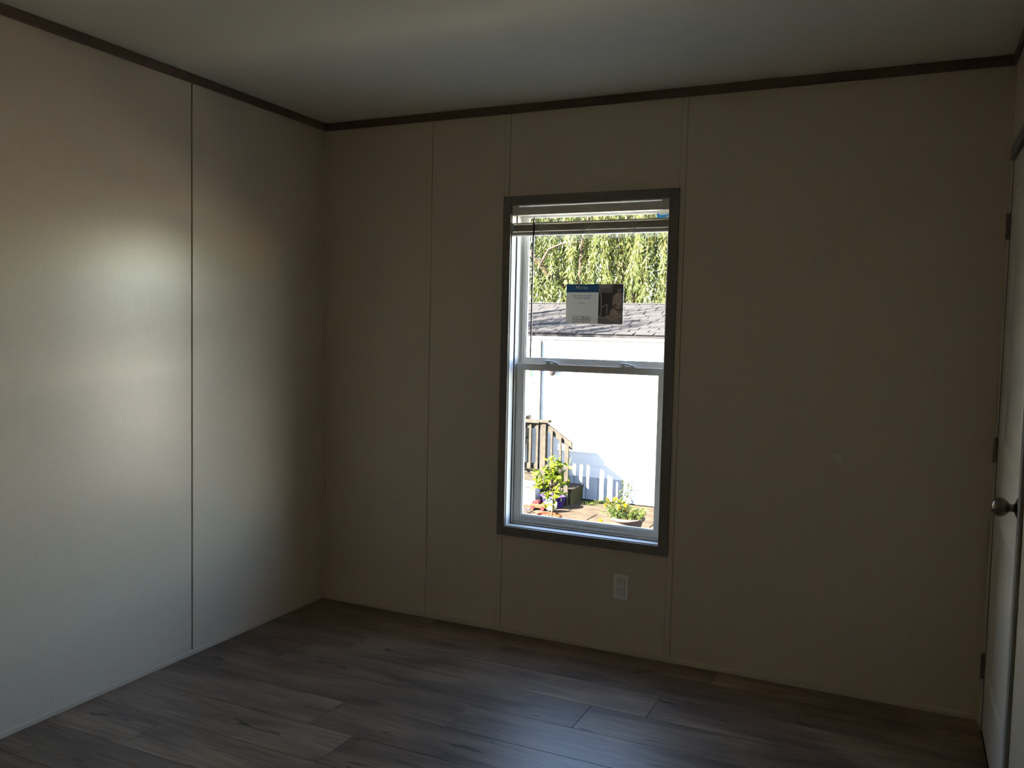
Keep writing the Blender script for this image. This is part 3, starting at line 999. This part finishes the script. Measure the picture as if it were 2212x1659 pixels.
for th in (0.006, 0.012):
    o = tab_mesh(th).build('shingle', M['shingle'])
    sh_me.append(o.data)
    bpy.data.objects.remove(o, do_unlink=True)
for c in range(ncourse):
    xo = shr_.uniform(0, TW)
    x = HX0 - 0.2 + xo
    while x < HX1 + 0.1:
        yy = RY0 - 0.015 + c * ex * cs
        zz = RZ0 - 0.004 + c * ex * sn + 0.003
        th = shr_.choice((0.006, 0.012))
        wj = shr_.uniform(-0.003, 0.003)
        if -4.0 < x < 1.4:
            o = bpy.data.objects.new('shingle', sh_me[0 if th < 0.009 else 1])
            COL.objects.link(o)
            o.location = (x + wj, yy, zz)
            o.rotation_euler = (sl, 0, 0)
            parent_keep(o, hs)
        else:
            w2 = TW / 2 - 0.006
            q = [(x - w2, yy, zz + th), (x + w2, yy, zz + th), (x + w2, yy + ex * 1.25 * cs, zz + ex * 1.25 * sn + 0.003), (x - w2, yy + ex * 1.25 * cs, zz + ex * 1.25 * sn + 0.003),
                 (x - w2, yy, zz), (x + w2, yy, zz)]
            rest.add(q, [(0, 1, 2, 3), (4, 5, 1, 0)])
        x += TW
ro_ = parent_keep(rest.build('shingle_field', M['shingle']), hs)
ro_['kind'] = 'stuff'
parent_keep(MB().prism([(HX0 - 0.2, RY1 - 0.12, RZ1 - 0.026 + 0.018), (HX0 - 0.2, RY1, RZ1 + 0.014), (HX0 - 0.2, RY1 + 0.12, RZ1 - 0.008), (HX0 - 0.2, RY1, RZ1 - 0.02)], (HX1 - HX0 + 0.4, 0, 0), None).build('ridge_cap', M['shingle']), hs)
# house door with its edge strip and the papers taped to it
hd = parent_keep(box('house_door', M['siding'], -3.52, -2.605, YW - 0.045, YW - 0.006, -0.735, 1.27, bevel=0.004), hs)
for nm, mt, a in [('edge_strip', M['grey_strip'], (-2.604, -2.590, YW - 0.046, YW - 0.010, -0.735, 1.27)),
                  ('door_hinge', M['grey_strip'], (-2.545, -2.535, YW - 0.03, YW - 0.014, 0.18, 0.205)),
                  ('door_hinge', M['grey_strip'], (-2.545, -2.535, YW - 0.03, YW - 0.014, 0.285, 0.315))]:
    o = box(nm, mt, *a, parent=hd)
pl_ = MB().lathe([(0.0, -0.075), (0.03, -0.07), (0.045, -0.045), (0.05, 0.0), (0.05, 0.04), (0.035, 0.075), (0, 0.08)], 16, 'Z', (-2.37, YW - 0.085, 0.80)).build('porch_lamp', M['urn'], None, smooth=True)
parent_keep(pl_, hs)
parent_keep(MB().tube([(-2.37, YW - 0.085, 0.875), (-2.37, YW - 0.085, 0.92), (-2.37, YW - 0.01, 0.92)], 0.012, 8).build('lamp_bracket', M['grey_metal']), hs)

nt_ = thing('door_notice', (-2.70, YW - 0.048, 0.33), 'white printed notice taped to the neighbouring house door', 'notice')
parent_keep(box('notice_paper', M['white_petal'], -2.815, -2.612, YW - 0.0495, YW - 0.047, 0.31, 0.80), nt_)
M['cyan'] = plain('notice_blue', (0.012, 0.05, 0.08), 0.5, 0.3)
M['olive'] = plain('notice_yellow', (0.05, 0.042, 0.010), 0.5, 0.3)
for nm, mt, a in [('colour_block', M['olive'], (-2.787, -2.757, 0.69, 0.798)), ('colour_block', M['cyan'], (-2.757, -2.719, 0.69, 0.798)),
                  ('colour_block', M['olive'], (-2.79, -2.752, 0.322, 0.345)), ('colour_block', M['cyan'], (-2.752, -2.717, 0.322, 0.345)),
                  ('print_line', M['grey_strip'], (-2.725, -2.625, 0.592, 0.607)),
                  ('print_line', M['grey_strip'], (-2.738, -2.68, 0.555, 0.561)), ('print_line', M['grey_strip'], (-2.738, -2.70, 0.537, 0.543)), ('print_line', M['grey_strip'], (-2.738, -2.67, 0.519, 0.525)),
                  ('print_line', M['grey_strip'], (-2.715, -2.68, 0.488, 0.494)), ('print_line', M['grey_strip'], (-2.715, -2.635, 0.470, 0.476)), ('print_line', M['grey_strip'], (-2.715, -2.66, 0.452, 0.458)), ('print_line', M['grey_strip'], (-2.715, -2.65, 0.434, 0.440))]:
    parent_keep(box(nm, mt, a[0], a[1], YW - 0.0502, YW - 0.0495, a[2], a[3]), nt_)

# ---- porch with railing and steps
YR = 8.42
pc = thing('wooden_porch', (-2.6, YR, G), 'weathered wooden porch with railing and steps beside the white house', 'porch')


def pp(o):
    return parent_keep(o, pc)


def beam(name, p0, p1, w, d, mat=None):
    """board from p0 to p1 (in the x-z plane), w = height, d = depth in y centred on p"""
    p0, p1 = Vector(p0), Vector(p1)
    mb = MB()
    vs_ = []
    for p in (p0, p1):
        for dy in (-d / 2, d / 2):
            for dz in (-w / 2, w / 2):
                vs_.append((p.x, p.y + dy, p.z + dz))
    mb.add(vs_, [(0, 1, 3, 2), (4, 6, 7, 5), (0, 4, 5, 1), (2, 3, 7, 6), (0, 2, 6, 4), (1, 5, 7, 3)])
    return pp(mb.build(name, mat or M['wood']))


PZ = -0.74
for i in range(4):
    y0 = YR + 0.02 + i * 0.14
    pp(box('deck_board', M['wood'], -4.4, -2.38, y0, y0 + 0.132, PZ - 0.035, PZ))
pp(box('rim_joist', M['wood'], -4.4, -2.40, YR + 0.03, YR + 0.065, PZ - 0.19, PZ - 0.036))
for x0 in (-4.3, -3.3):
    pp(box('post', M['wood'], x0, x0 + 0.088, YR - 0.044, YR + 0.014, G, 0.02))
pp(box('post', M['wood'], -2.325, -2.237, YR - 0.044, YR + 0.044, G, 0.035))
pp(box('post_cap', M['wood'], -2.335, -2.185, YR - 0.07, YR + 0.06, 0.035, 0.068))
pp(box('cap_rail', M['wood'], -4.4, -2.34, YR - 0.075, YR + 0.065, 0.022, 0.060))
pp(box('under_rail', M['wood'], -4.4, -2.326, YR - 0.018, YR + 0.018, -0.066, 0.021))
pp(box('lower_rail', M['wood'], -4.4, -2.326, YR - 0.018, YR + 0.018, -0.69, -0.61))
x = -4.16
while x < -2.36:
    pp(box('baluster', M['wood'], x, x + 0.036, YR - 0.055, YR - 0.019, -0.69, -0.01))
    x += 0.118
beam('stair_rail', (-2.237, YR, -0.03), (-1.815, YR, -0.305), 0.115, 0.036)
pp(box('post', M['wood'], -1.918, -1.853, YR - 0.05, YR - 0.019, G, -0.30))
for xb in (-2.150, -2.006):
    zt = -0.03 - (xb + 2.237) * 0.275 / 0.422
    pp(box('baluster', M['wood'], xb, xb + 0.032, YR - 0.052, YR - 0.019, PZ - 0.36 if xb < -2.1 else G + 0.1, zt))
for (x0, x1, zt) in [(-2.40, -2.09, -0.742), (-2.12, -1.83, -0.966)]:
    pp(box('step_tread', M['wood'], x0, x1 + 0.015, YR + 0.02, YW - 0.02, zt - 0.036, zt, bevel=0.004))
    pp(box('step_riser', M['wood_green'], x1 - 0.03, x1, YR + 0.02, YW - 0.02, G if zt < -0.9 else -0.966, zt - 0.037))
pp(box('step_side', M['wood_green'], -2.12, -1.86, YR + 0.021, YR + 0.055, G, -1.003))
pp(box('step_side', M['wood_green'], -2.40, -2.12, YR + 0.021, YR + 0.055, G, -0.779))

# ---- things on the porch and in the yard
ct = thing('beige_cart', (-2.85, 8.72, PZ), 'beige boxy cart with grey handle standing on the porch', 'cart')
parent_keep(box('body', M['beige'], -3.10, -2.70, 8.60, 8.86, -0.37, 0.045, bevel=0.01), ct)
parent_keep(box('lid', M['beige'], -3.12, -2.685, 8.585, 8.875, 0.046, 0.092, bevel=0.01), ct)
for (x, y) in [(-3.08, 8.62), (-2.72, 8.62), (-3.08, 8.84), (-2.72, 8.84)]:
    parent_keep(box('leg', M['beige'], x - 0.015, x + 0.015, y - 0.015, y + 0.015, PZ, -0.371), ct)
hpts = [(-2.672, 8.70, -0.25)] + [(-2.648 - 0.024 * math.cos(a), 8.70, 0.092 + 0.022 * math.sin(a)) for a in [math.pi * k / 8 for k in range(9)]] + [(-2.624, 8.70, -0.25)]
hdl = MB().tube(hpts, 0.009, 8)
hdl.box(-2.70, -2.62, 8.69, 8.71, -0.27, -0.245)
parent_keep(hdl.build('handle', M['grey_metal']), ct)

cl = thing('white_cooler', (-2.52, 8.25, G), 'white boxy cooler standing against the porch railing', 'cooler')
parent_keep(MB().prism([(-2.745, 8.12, G), (-2.27, 8.12, G), (-2.285, 8.12, -0.93), (-2.735, 8.12, -0.93)], (0, 0.20, 0), None).build('body', M['white_box']), cl)
parent_keep(box('lid', M['white_box'], -2.75, -2.315, 8.10, 8.335, -0.929, -0.873, bevel=0.012), cl)

tb = thing('purple_tub', (-1.985, 8.15, G), 'purple plastic tub beside the porch steps', 'tub')
parent_keep(MB().lathe([(0.0, G), (0.125, G), (0.135, G + 0.01), (0.185, G + 0.165), (0.197, G + 0.170), (0.197, G + 0.185), (0.183, G + 0.185), (0.13, G + 0.02), (0, G + 0.02)], 26, 'Z', (-1.985, 8.15, 0)).build('tub_shell', M['purple'], None, smooth=True), tb)
parent_keep(MB().tube([(-2.17, 8.15, G + 0.18), (-2.20, 8.11, G + 0.16), (-2.20, 8.19, G + 0.16), (-2.17, 8.15, G + 0.18)], 0.008, 6).build('tub_grip', M['purple']), tb)

tp = thing('toy_bucket', (-1.90, 7.84, G), 'tipped white toy bucket showing its yellow inside by the purple tub', 'toy')
R_ = Matrix.Translation((-1.90, 7.84, G + 0.078)) @ Matrix.Rotation(math.radians(62), 4, 'X') @ Matrix.Rotation(math.radians(20), 4, 'Y')
a_ = MB().lathe([(0.0, -0.075), (0.045, -0.073), (0.066, -0.055), (0.078, -0.01), (0.080, 0.05), (0.084, 0.053), (0.084, 0.065), (0.074, 0.065)], 22, 'Z').build('bucket_shell', M['white_box'], None, smooth=True)
a_.data.transform(R_)
parent_keep(a_, tp)
a_ = MB().lathe([(0.0, 0.020), (0.070, 0.022), (0.074, 0.064)], 22, 'Z').build('bucket_lining', M['yellow'], None, smooth=True)
a_.data.transform(R_)
parent_keep(a_, tp)
a_ = MB().tube([(-0.082, 0, 0.055), (-0.075, 0.05, 0.075), (-0.03, 0.095, 0.085), (0.03, 0.095, 0.085), (0.075, 0.05, 0.075), (0.082, 0, 0.055)], 0.006, 6).build('bucket_handle', M['white_box'])
a_.data.transform(R_)
parent_keep(a_, tp)

tr_ = thing('toy_truck', (-2.10, 7.88, G), 'red and orange plastic toy truck on the paving', 'toy')
parent_keep(box('truck_bed', M['orange'], -2.235, -1.985, 7.83, 7.95, G + 0.028, G + 0.085, bevel=0.006), tr_)
parent_keep(MB().prism([(-2.215, 7.84, G + 0.086), (-2.09, 7.84, G + 0.086), (-2.105, 7.84, G + 0.128), (-2.19, 7.84, G + 0.128)], (0, 0.10, 0), None).build('cab', M['red']), tr_)
for (x, y) in [(-2.19, 7.826), (-2.03, 7.826), (-2.19, 7.954), (-2.03, 7.954)]:
    parent_keep(MB().lathe([(0.0, -0.012), (0.03, -0.012), (0.03, 0.012), (0, 0.012)], 14, 'Y', (x, y, G + 0.03)).build('wheel', M['red']), tr_)

st_ = MB()
st_.tube([(-2.195, 7.51, G), (-2.195, 7.51, G + 0.05), (-2.139, 7.51, G + 0.05), (-2.139, 7.51, G)], 0.006, 6)
st_.tube([(-2.195, 7.62, G), (-2.195, 7.62, G + 0.05), (-2.139, 7.62, G + 0.05), (-2.139, 7.62, G)], 0.006, 6)
st_.tube([(-2.139, 7.51, G + 0.05), (-2.139, 7.62, G + 0.05)], 0.006, 6)
st_.tube([(-2.195, 7.51, G + 0.05), (-2.195, 7.62, G + 0.05)], 0.006, 6)
tag(st_.build('wire_stand', M['grey_metal']), 'small grey wire stand on the paving beside the toys', 'stand')

# ---- leaf helpers


def leaf_mesh(name, mat, L, Wd, fold=0.25):
    mb = MB()
    xs_ = [0, 0.3, 0.65, 1.0]
    ws_ = [0.0, 0.85, 0.8, 0.0]
    mb.add([(0, 0, 0), (L * .3, Wd * .45, fold * Wd * .45), (L * .7, Wd * .42, fold * Wd * .4 - .04 * L), (L, 0, -.12 * L), (L * .7, -Wd * .42, fold * Wd * .4 - .04 * L), (L * .3, -Wd * .45, fold * Wd * .45), (L * .35, 0, 0.0), (L * .7, 0, -.05 * L)],
           [(0, 6, 1), (1, 6, 7, 2), (2, 7, 3), (0, 5, 6), (5, 4, 7, 6), (4, 3, 7)])
    o = mb.build(name, mat)
    me = o.data
    bpy.data.objects.remove(o, do_unlink=True)
    return me


def leaf_cloud(name, mat, pos, direc, length, width, parent, shade, seed=0):
    """many small leaves joined in one mesh: two triangles folded along the rib"""
    n = len(pos)
    rg = np.random.default_rng(seed)
    d = direc / np.linalg.norm(direc, axis=1)[:, None]
    r = rg.normal(size=(n, 3))
    s = np.cross(d, r)
    s /= np.linalg.norm(s, axis=1)[:, None] + 1e-9
    L = length[:, None]
    Wd = width[:, None]
    v = np.empty((n, 4, 3))
    v[:, 0] = pos
    v[:, 1] = pos + d * L * 0.45 + s * Wd * 0.5
    v[:, 2] = pos + d * L + np.array([0, 0, -1.0]) * L * 0.08
    v[:, 3] = pos + d * L * 0.45 - s * Wd * 0.5
    me = bpy.data.meshes.new(name)
    f = np.arange(n * 4).reshape(n, 4)
    me.from_pydata(v.reshape(-1, 3).tolist(), [], f.tolist())
    at = me.attributes.new('shade', 'FLOAT', 'FACE')
    at.data.foreach_set('value', np.asarray(shade, dtype=np.float32))
    me.materials.append(mat)
    o = bpy.data.objects.new(name, me)
    COL.objects.link(o)
    parent_keep(o, parent)
    o['kind'] = 'stuff'
    return o


# ---- citrus tree in a terracotta pot
TP = Vector((-1.244, 6.166, G))
tpot = thing('potted_tree', TP, 'small leafy round tree growing in a terracotta pot', 'potted tree')
RZ = G + 0.34
parent_keep(MB().lathe([(0.0, G), (0.105, G), (0.112, G + 0.01), (0.140, RZ - 0.06), (0.142, RZ - 0.058), (0.158, RZ - 0.055), (0.160, RZ - 0.005), (0.157, RZ), (0.143, RZ), (0.138, RZ - 0.05), (0.0, RZ - 0.05)], 30, 'Z', (TP.x, TP.y, 0)).build('pot', M['terracotta'], None, smooth=True), tpot)
parent_keep(MB().lathe([(0.0, RZ - 0.028), (0.10, RZ - 0.032), (0.137, RZ - 0.045)], 22, 'Z', (TP.x, TP.y, 0), cap=False).build('potting_soil', M['potting']), tpot)
pg = random.Random(21)
for k in range(7):
    s = pg.uniform(0.014, 0.026)
    a0, rr = pg.uniform(2.2, 4.6), pg.uniform(0.06, 0.11)
    parent_keep(MB().lathe([(0, -s * .5), (s * .8, -s * .3), (s, 0), (s * .7, s * .4), (0, s * .6)], 8, 'Z', (TP.x + rr * math.cos(a0), TP.y + rr * math.sin(a0), RZ - 0.024)).build('pebble', M['white_box'] if k < 4 else M['terracotta']), tpot)
st0 = Vector((TP.x + 0.03, TP.y, RZ - 0.03))
st1 = Vector((TP.x + 0.055, TP.y, -0.56))
stm = MB()
stm.tube([st0, (st0 + st1) / 2 + Vector((0.008, 0, 0)), st1], [0.0135, 0.0115, 0.010], 8)
CC = Vector((-1.198, TP.y, -0.43))
tips = []
for k in range(30):
    a, e = pg.uniform(0, 2 * math.pi), pg.uniform(-0.95, 1.45)
    rr = pg.uniform(0.65, 1.0)
    tip = CC + Vector((0.28 * rr * math.cos(a) * math.cos(e), 0.26 * rr * math.sin(a) * math.cos(e), 0.29 * rr * math.sin(e)))
    base = st1 + (st0 - st1) * pg.uniform(-0.1, 0.1)
    mid = (base + tip) / 2 + Vector((0, 0, 0.03))
    stm.tube([base, mid, tip], [0.006, 0.004, 0.002], 5)
    tips.append((base, mid, tip))
parent_keep(stm.build('stem', M['stem']), tpot)
lm = [leaf_mesh('leaf', M['citrus_leaf'], L, Wd) for L, Wd in ((0.078, 0.046), (0.092, 0.056), (0.066, 0.042))]


def place_leaf(me, p, d, parent, roll, name='leaf', scale=1.0):
    o = bpy.data.objects.new(name, me)
    COL.objects.link(o)
    q = Vector(d).to_track_quat('X', 'Z')
    o.rotation_mode = 'QUATERNION'
    from mathutils import Quaternion
    o.rotation_quaternion = q @ Quaternion((1, 0, 0), roll)
    o.location = p
    o.scale = (scale,) * 3
    parent_keep(o, parent)
    return o


for (b0, m0, t0) in tips:
    for k in range(9):
        s = pg.uniform(0.4, 1.05)
        p = b0.lerp(m0, s * 2) if s < .5 else m0.lerp(t0, s * 2 - 1)
        d = Vector((pg.gauss(0, 1), pg.gauss(0, 1), pg.gauss(-0.1, 0.6)))
        place_leaf(pg.choice(lm), p, d, tpot, pg.uniform(-1, 1))
for k in range(16):      # a few leaves hanging low on the stem
    p = st1 + (st0 - st1) * pg.uniform(0.0, 0.62) + Vector((pg.uniform(-0.09, 0.03), pg.uniform(-.06, .06), 0))
    place_leaf(pg.choice(lm), p, Vector((pg.gauss(-.6, 1), pg.gauss(0, 1), -0.7)), tpot, pg.uniform(-1, 1))

# ---- stone planter with marigolds
UP = Vector((-0.27, 6.309, G))
ur = thing('flower_planter', UP, 'pale round planter with yellow marigolds and green herbs', 'planter')
UZ = G + 0.40
parent_keep(MB().lathe([(0.0, G), (0.11, G), (0.13, G + 0.02), (0.155, UZ - 0.16), (0.180, UZ - 0.05), (0.192, UZ - 0.042), (0.208, UZ - 0.030), (0.210, UZ - 0.012), (0.202, UZ), (0.188, UZ - 0.002), (0.175, UZ - 0.04), (0.0, UZ - 0.045)], 34, 'Z', (UP.x, UP.y, 0)).build('planter_bowl', M['urn'], None, smooth=True), ur)
parent_keep(MB().lathe([(0.0, UZ - 0.02), (0.12, UZ - 0.026), (0.178, UZ - 0.04)], 24, 'Z', (UP.x, UP.y, 0), cap=False).build('potting_soil', M['potting']), ur)
ug = random.Random(8)
ng = np.random.default_rng(4)
stems = MB()
lp, ld, ll, lw, lsd = [], [], [], [], []
for k in range(60):
    bx, by = ug.uniform(-0.15, 0.16), ug.uniform(-0.13, 0.13)
    if bx < 0.02:
        tx, tz = bx * 1.5 - ug.uniform(0.0, 0.13), ug.uniform(0.06, 0.22)
    else:
        tx, tz = bx * 1.15 + ug.uniform(-0.03, 0.05), ug.uniform(0.04, 0.13)
    p0 = Vector((UP.x + bx, UP.y + by, UZ - 0.03))
    p1 = Vector((UP.x + tx, UP.y + by * 1.2, UZ + tz))
    stems.tube([p0, (p0 + p1) / 2 + Vector((0, 0, .02)), p1], 0.0022, 4)
    for j in range(46):
        s = ug.uniform(0.1, 1.0)
        q = p0.lerp(p1, s)
        lp.append((q.x + ug.gauss(0, .008), q.y + ug.gauss(0, .008), q.z))
        ld.append((ug.gauss(0, 1), ug.gauss(0, 1), ug.gauss(0.35, .5)))
        ll.append(ug.uniform(0.022, 0.045))
        lw.append(ug.uniform(0.005, 0.011))
        lsd.append(ug.uniform(0.35, 0.95) if bx < 0.02 else ug.uniform(0.0, 0.55))
parent_keep(stems.build('flower_stems', M['herb']), ur)['kind'] = 'stuff'
leaf_cloud('herb_leaves', M['herb'], np.array(lp), np.array(ld), np.array(ll), np.array(lw), ur, lsd, 2)


def bloom_mesh():
    mb = MB()
    for ringi, (rr, hh, n) in enumerate(((0.021, 0.0, 10), (0.015, 0.006, 8), (0.008, 0.011, 6))):
        for k in range(n):
            a = 2 * math.pi * k / n + ringi * .3
            c, s = math.cos(a), math.sin(a)
            w = rr * 0.42
            mb.add([(0, 0, hh * .4), (c * rr * .7 - s * w, s * rr * .7 + c * w, hh), (c * rr, s * rr, hh + .003), (c * rr * .7 + s * w, s * rr * .7 - c * w, hh)], [(0, 1, 2, 3)])
    o = mb.build('bloom', M['petal'])
    me = o.data
    bpy.data.objects.remove(o, do_unlink=True)
    return me


bm_me = bloom_mesh()
for (x, z) in [(-0.475, -0.663), (-0.369, -0.674), (-0.523, -0.668), (-0.588, -0.871), (-0.297, -0.729), (-0.459, -0.621), (-0.388, -0.631), (-0.317, -0.629), (-0.53, -0.615),
               (-0.43, -0.60), (-0.345, -0.70), (-0.50, -0.64), (-0.285, -0.655), (-0.40, -0.69)]:
    o = bpy.data.objects.new('bloom', bm_me)
    COL.objects.link(o)
    o.location = (x, UP.y + ug.uniform(-0.10, 0.03), z)
    o.rotation_euler = (ug.uniform(0.5, 1.1), ug.uniform(-.4, .4), ug.uniform(0, 6))
    o.scale = (ug.uniform(1.05, 1.5),) * 3
    parent_keep(o, ur)
sp = MB()
for (x, z) in [(-0.588, -0.871)]:
    sp.tube([(UP.x - 0.15, UP.y, UZ - 0.02), (-0.50, UP.y - .03, -0.84), (x, UP.y - .03, z)], 0.0025, 4)
parent_keep(sp.build('trailing_stem', M['herb']), ur)

# ---- climbing vine at the foot of the house wall
vn = thing('climbing_vine', (-1.20, YW - 0.06, G), 'thin green vine climbing the foot of the white wall', 'vine')
vs0 = MB()
lp, ld, ll, lw, lsd = [], [], [], [], []
for k in range(4):
    pts = []
    x, z = -1.22 + 0.03 * k, G
    for j in range(9):
        pts.append((x, YW - 0.05 - 0.01 * k, z))
        x += ug.uniform(-0.02, 0.035)
        z += ug.uniform(0.035, 0.062)
        for q in range(5 if j < 7 else 2):
            lp.append((x + ug.gauss(0, .02), YW - 0.06 + ug.gauss(0, .01), z + ug.gauss(0, .015)))
            ld.append((ug.gauss(0, 1), ug.gauss(-.3, .5), ug.gauss(0, .8)))
            ll.append(ug.uniform(0.02, 0.04))
            lw.append(ug.uniform(0.012, 0.022))
            lsd.append(ug.uniform(0.2, 0.9))
    vs0.tube(pts, 0.003, 4)
parent_keep(vs0.build('vine_stem', M['stem']), vn)
leaf_cloud('vine_leaves', M['herb'], np.array(lp), np.array(ld), np.array(ll), np.array(lw), vn, lsd, 5)

# ---- weeds at the foot of the steps
for i, (cx, cy_, sp_, lb) in enumerate([(-1.58, 8.62, 0.06, 'low green weed tuft against the lower step riser'), (-1.45, 8.84, 0.08, 'bright green weed tuft where step meets house skirting')]):
    wd_ = thing('weed_tuft', (cx, cy_, G), lb, 'weed', 'weeds by the steps')
    n = 90
    rg = np.random.default_rng(30 + i)
    pos = np.stack([cx + rg.normal(0, sp_, n), cy_ + rg.normal(0, 0.04, n), np.full(n, G + 0.0)], 1)
    dr = np.stack([rg.normal(0, .7, n), rg.normal(0, .7, n), rg.uniform(.4, 1.2, n)], 1)
    leaf_cloud('blades', M['herb'], pos, dr, rg.uniform(0.03, 0.075, n), rg.uniform(0.008, 0.016, n), wd_, rg.uniform(0.3, 1, n), i)

# ---- willow behind the house


def willow(name, label, base, height, n_str, xr, yr, zr, n_leaf, seed, limbs, zlow):
    t = thing(name, base, label, 'tree')
    rg = np.random.default_rng(seed)
    tk = MB()
    b = Vector(base)
    tk.tube([b, b + Vector((0.05, 0, height * .3)), b + Vector((-0.1, 0.1, height * .6))], [0.42, 0.32, 0.22], 10)
    parent_keep(tk.build('trunk', M['bark']), t)
    for pts, r0 in limbs:
        n = len(pts)
        parent_keep(MB().tube(pts, [r0 * (1 - 0.7 * i / (n - 1)) for i in range(n)], 8).build('limb', M['bark']), t)
    tw = MB()
    P, Dv, S, LL, WW = [], [], [], [], []
    for k in range(n_str):
        x, y_ = rg.uniform(*xr), rg.uniform(*yr)
        z = rg.uniform(*zr)
        ln = z - max(rg.uniform(*zlow), 1.75 if y_ < 14.1 and x > -9 and y_ > 12 else -9)
        sway = rg.normal(0, 0.10, 2)
        sh0 = rg.uniform(0, 0.55)
        pts = []
        m = 7
        for j in range(m):
            s = j / (m - 1)
            pts.append((x + sway[0] * ln * s * s + 0.05 * math.sin(5 * s + k), y_ + sway[1] * ln * s * s, z - ln * s))
        tw.tube(pts, [0.008 - 0.006 * j / (m - 1) for j in range(m)], 3, cap=False)
        pa = np.array(pts)
        u = np.sort(rg.uniform(0, 1, n_leaf))
        ix = np.minimum((u * (m - 1)).astype(int), m - 2)
        fr_ = (u * (m - 1) - ix)[:, None]
        pos = pa[ix] * (1 - fr_) + pa[ix + 1] * fr_
        az = rg.uniform(0, 2 * math.pi, n_leaf)
        dv = np.stack([np.cos(az) * 0.55, np.sin(az) * 0.55, rg.normal(-0.75, 0.35, n_leaf)], 1)
        P.append(pos)
        Dv.append(dv)
        S.append(np.clip(sh0 + rg.uniform(0, 0.45, n_leaf), 0, 0.99))
        LL.append(rg.uniform(0.10, 0.18, n_leaf))
        WW.append(rg.uniform(0.018, 0.030, n_leaf))
    parent_keep(tw.build('hanging_twigs', M['twig']), t)['kind'] = 'stuff'
    leaf_cloud('leaves', M['willow_leaf'], np.concatenate(P), np.concatenate(Dv), np.concatenate(LL), np.concatenate(WW), t, np.concatenate(S), seed)
    return t


limbs = [([(-3.6, 15.4, 1.2), (-4.2, 15.0, 2.3), (-4.6, 14.0, 2.70), (-4.8, 13.9, 2.95), (-5.6, 13.8, 3.9)], 0.125),
         ([(-2.75, 15.2, 0.6), (-2.70, 14.2, 2.2), (-2.68, 14.0, 2.75), (-2.4, 14.1, 4.6), (-2.9, 14.5, 7.0)], 0.085),
         ([(-3.9, 14.4, 0.9), (-3.80, 13.8, 2.6), (-3.75, 13.8, 3.4), (-3.3, 14.0, 5.5)], 0.05),
         ([(-4.65, 13.6, 2.85), (-4.45, 13.6, 3.2), (-4.12, 13.6, 3.33), (-3.7, 13.6, 3.34)], 0.035)]
willow('willow_tree', 'tall weeping willow with trailing green strands behind the shingle roof', (-3.2, 15.6, G), 9, 1500, (-8.5, 1.5), (13.3, 18.0), (4.4, 8.0), 110, 7, limbs, (0.8, 2.6))
limbs2 = [([(-7.4, 6.0, 3.0), (-6.6, 6.2, 5.0), (-5.6, 6.0, 5.6)], 0.12), ([(-7.4, 6.0, 3.4), (-7.6, 6.6, 5.4), (-7.0, 7.2, 6.2)], 0.12)]
willow('shade_willow', 'young willow standing in the yard beyond the porch', (-7.5, 6.0, G), 6, 90, (-7.6, -5.4), (4.9, 7.0), (5.0, 6.2), 34, 9, limbs2, (3.6, 4.4))
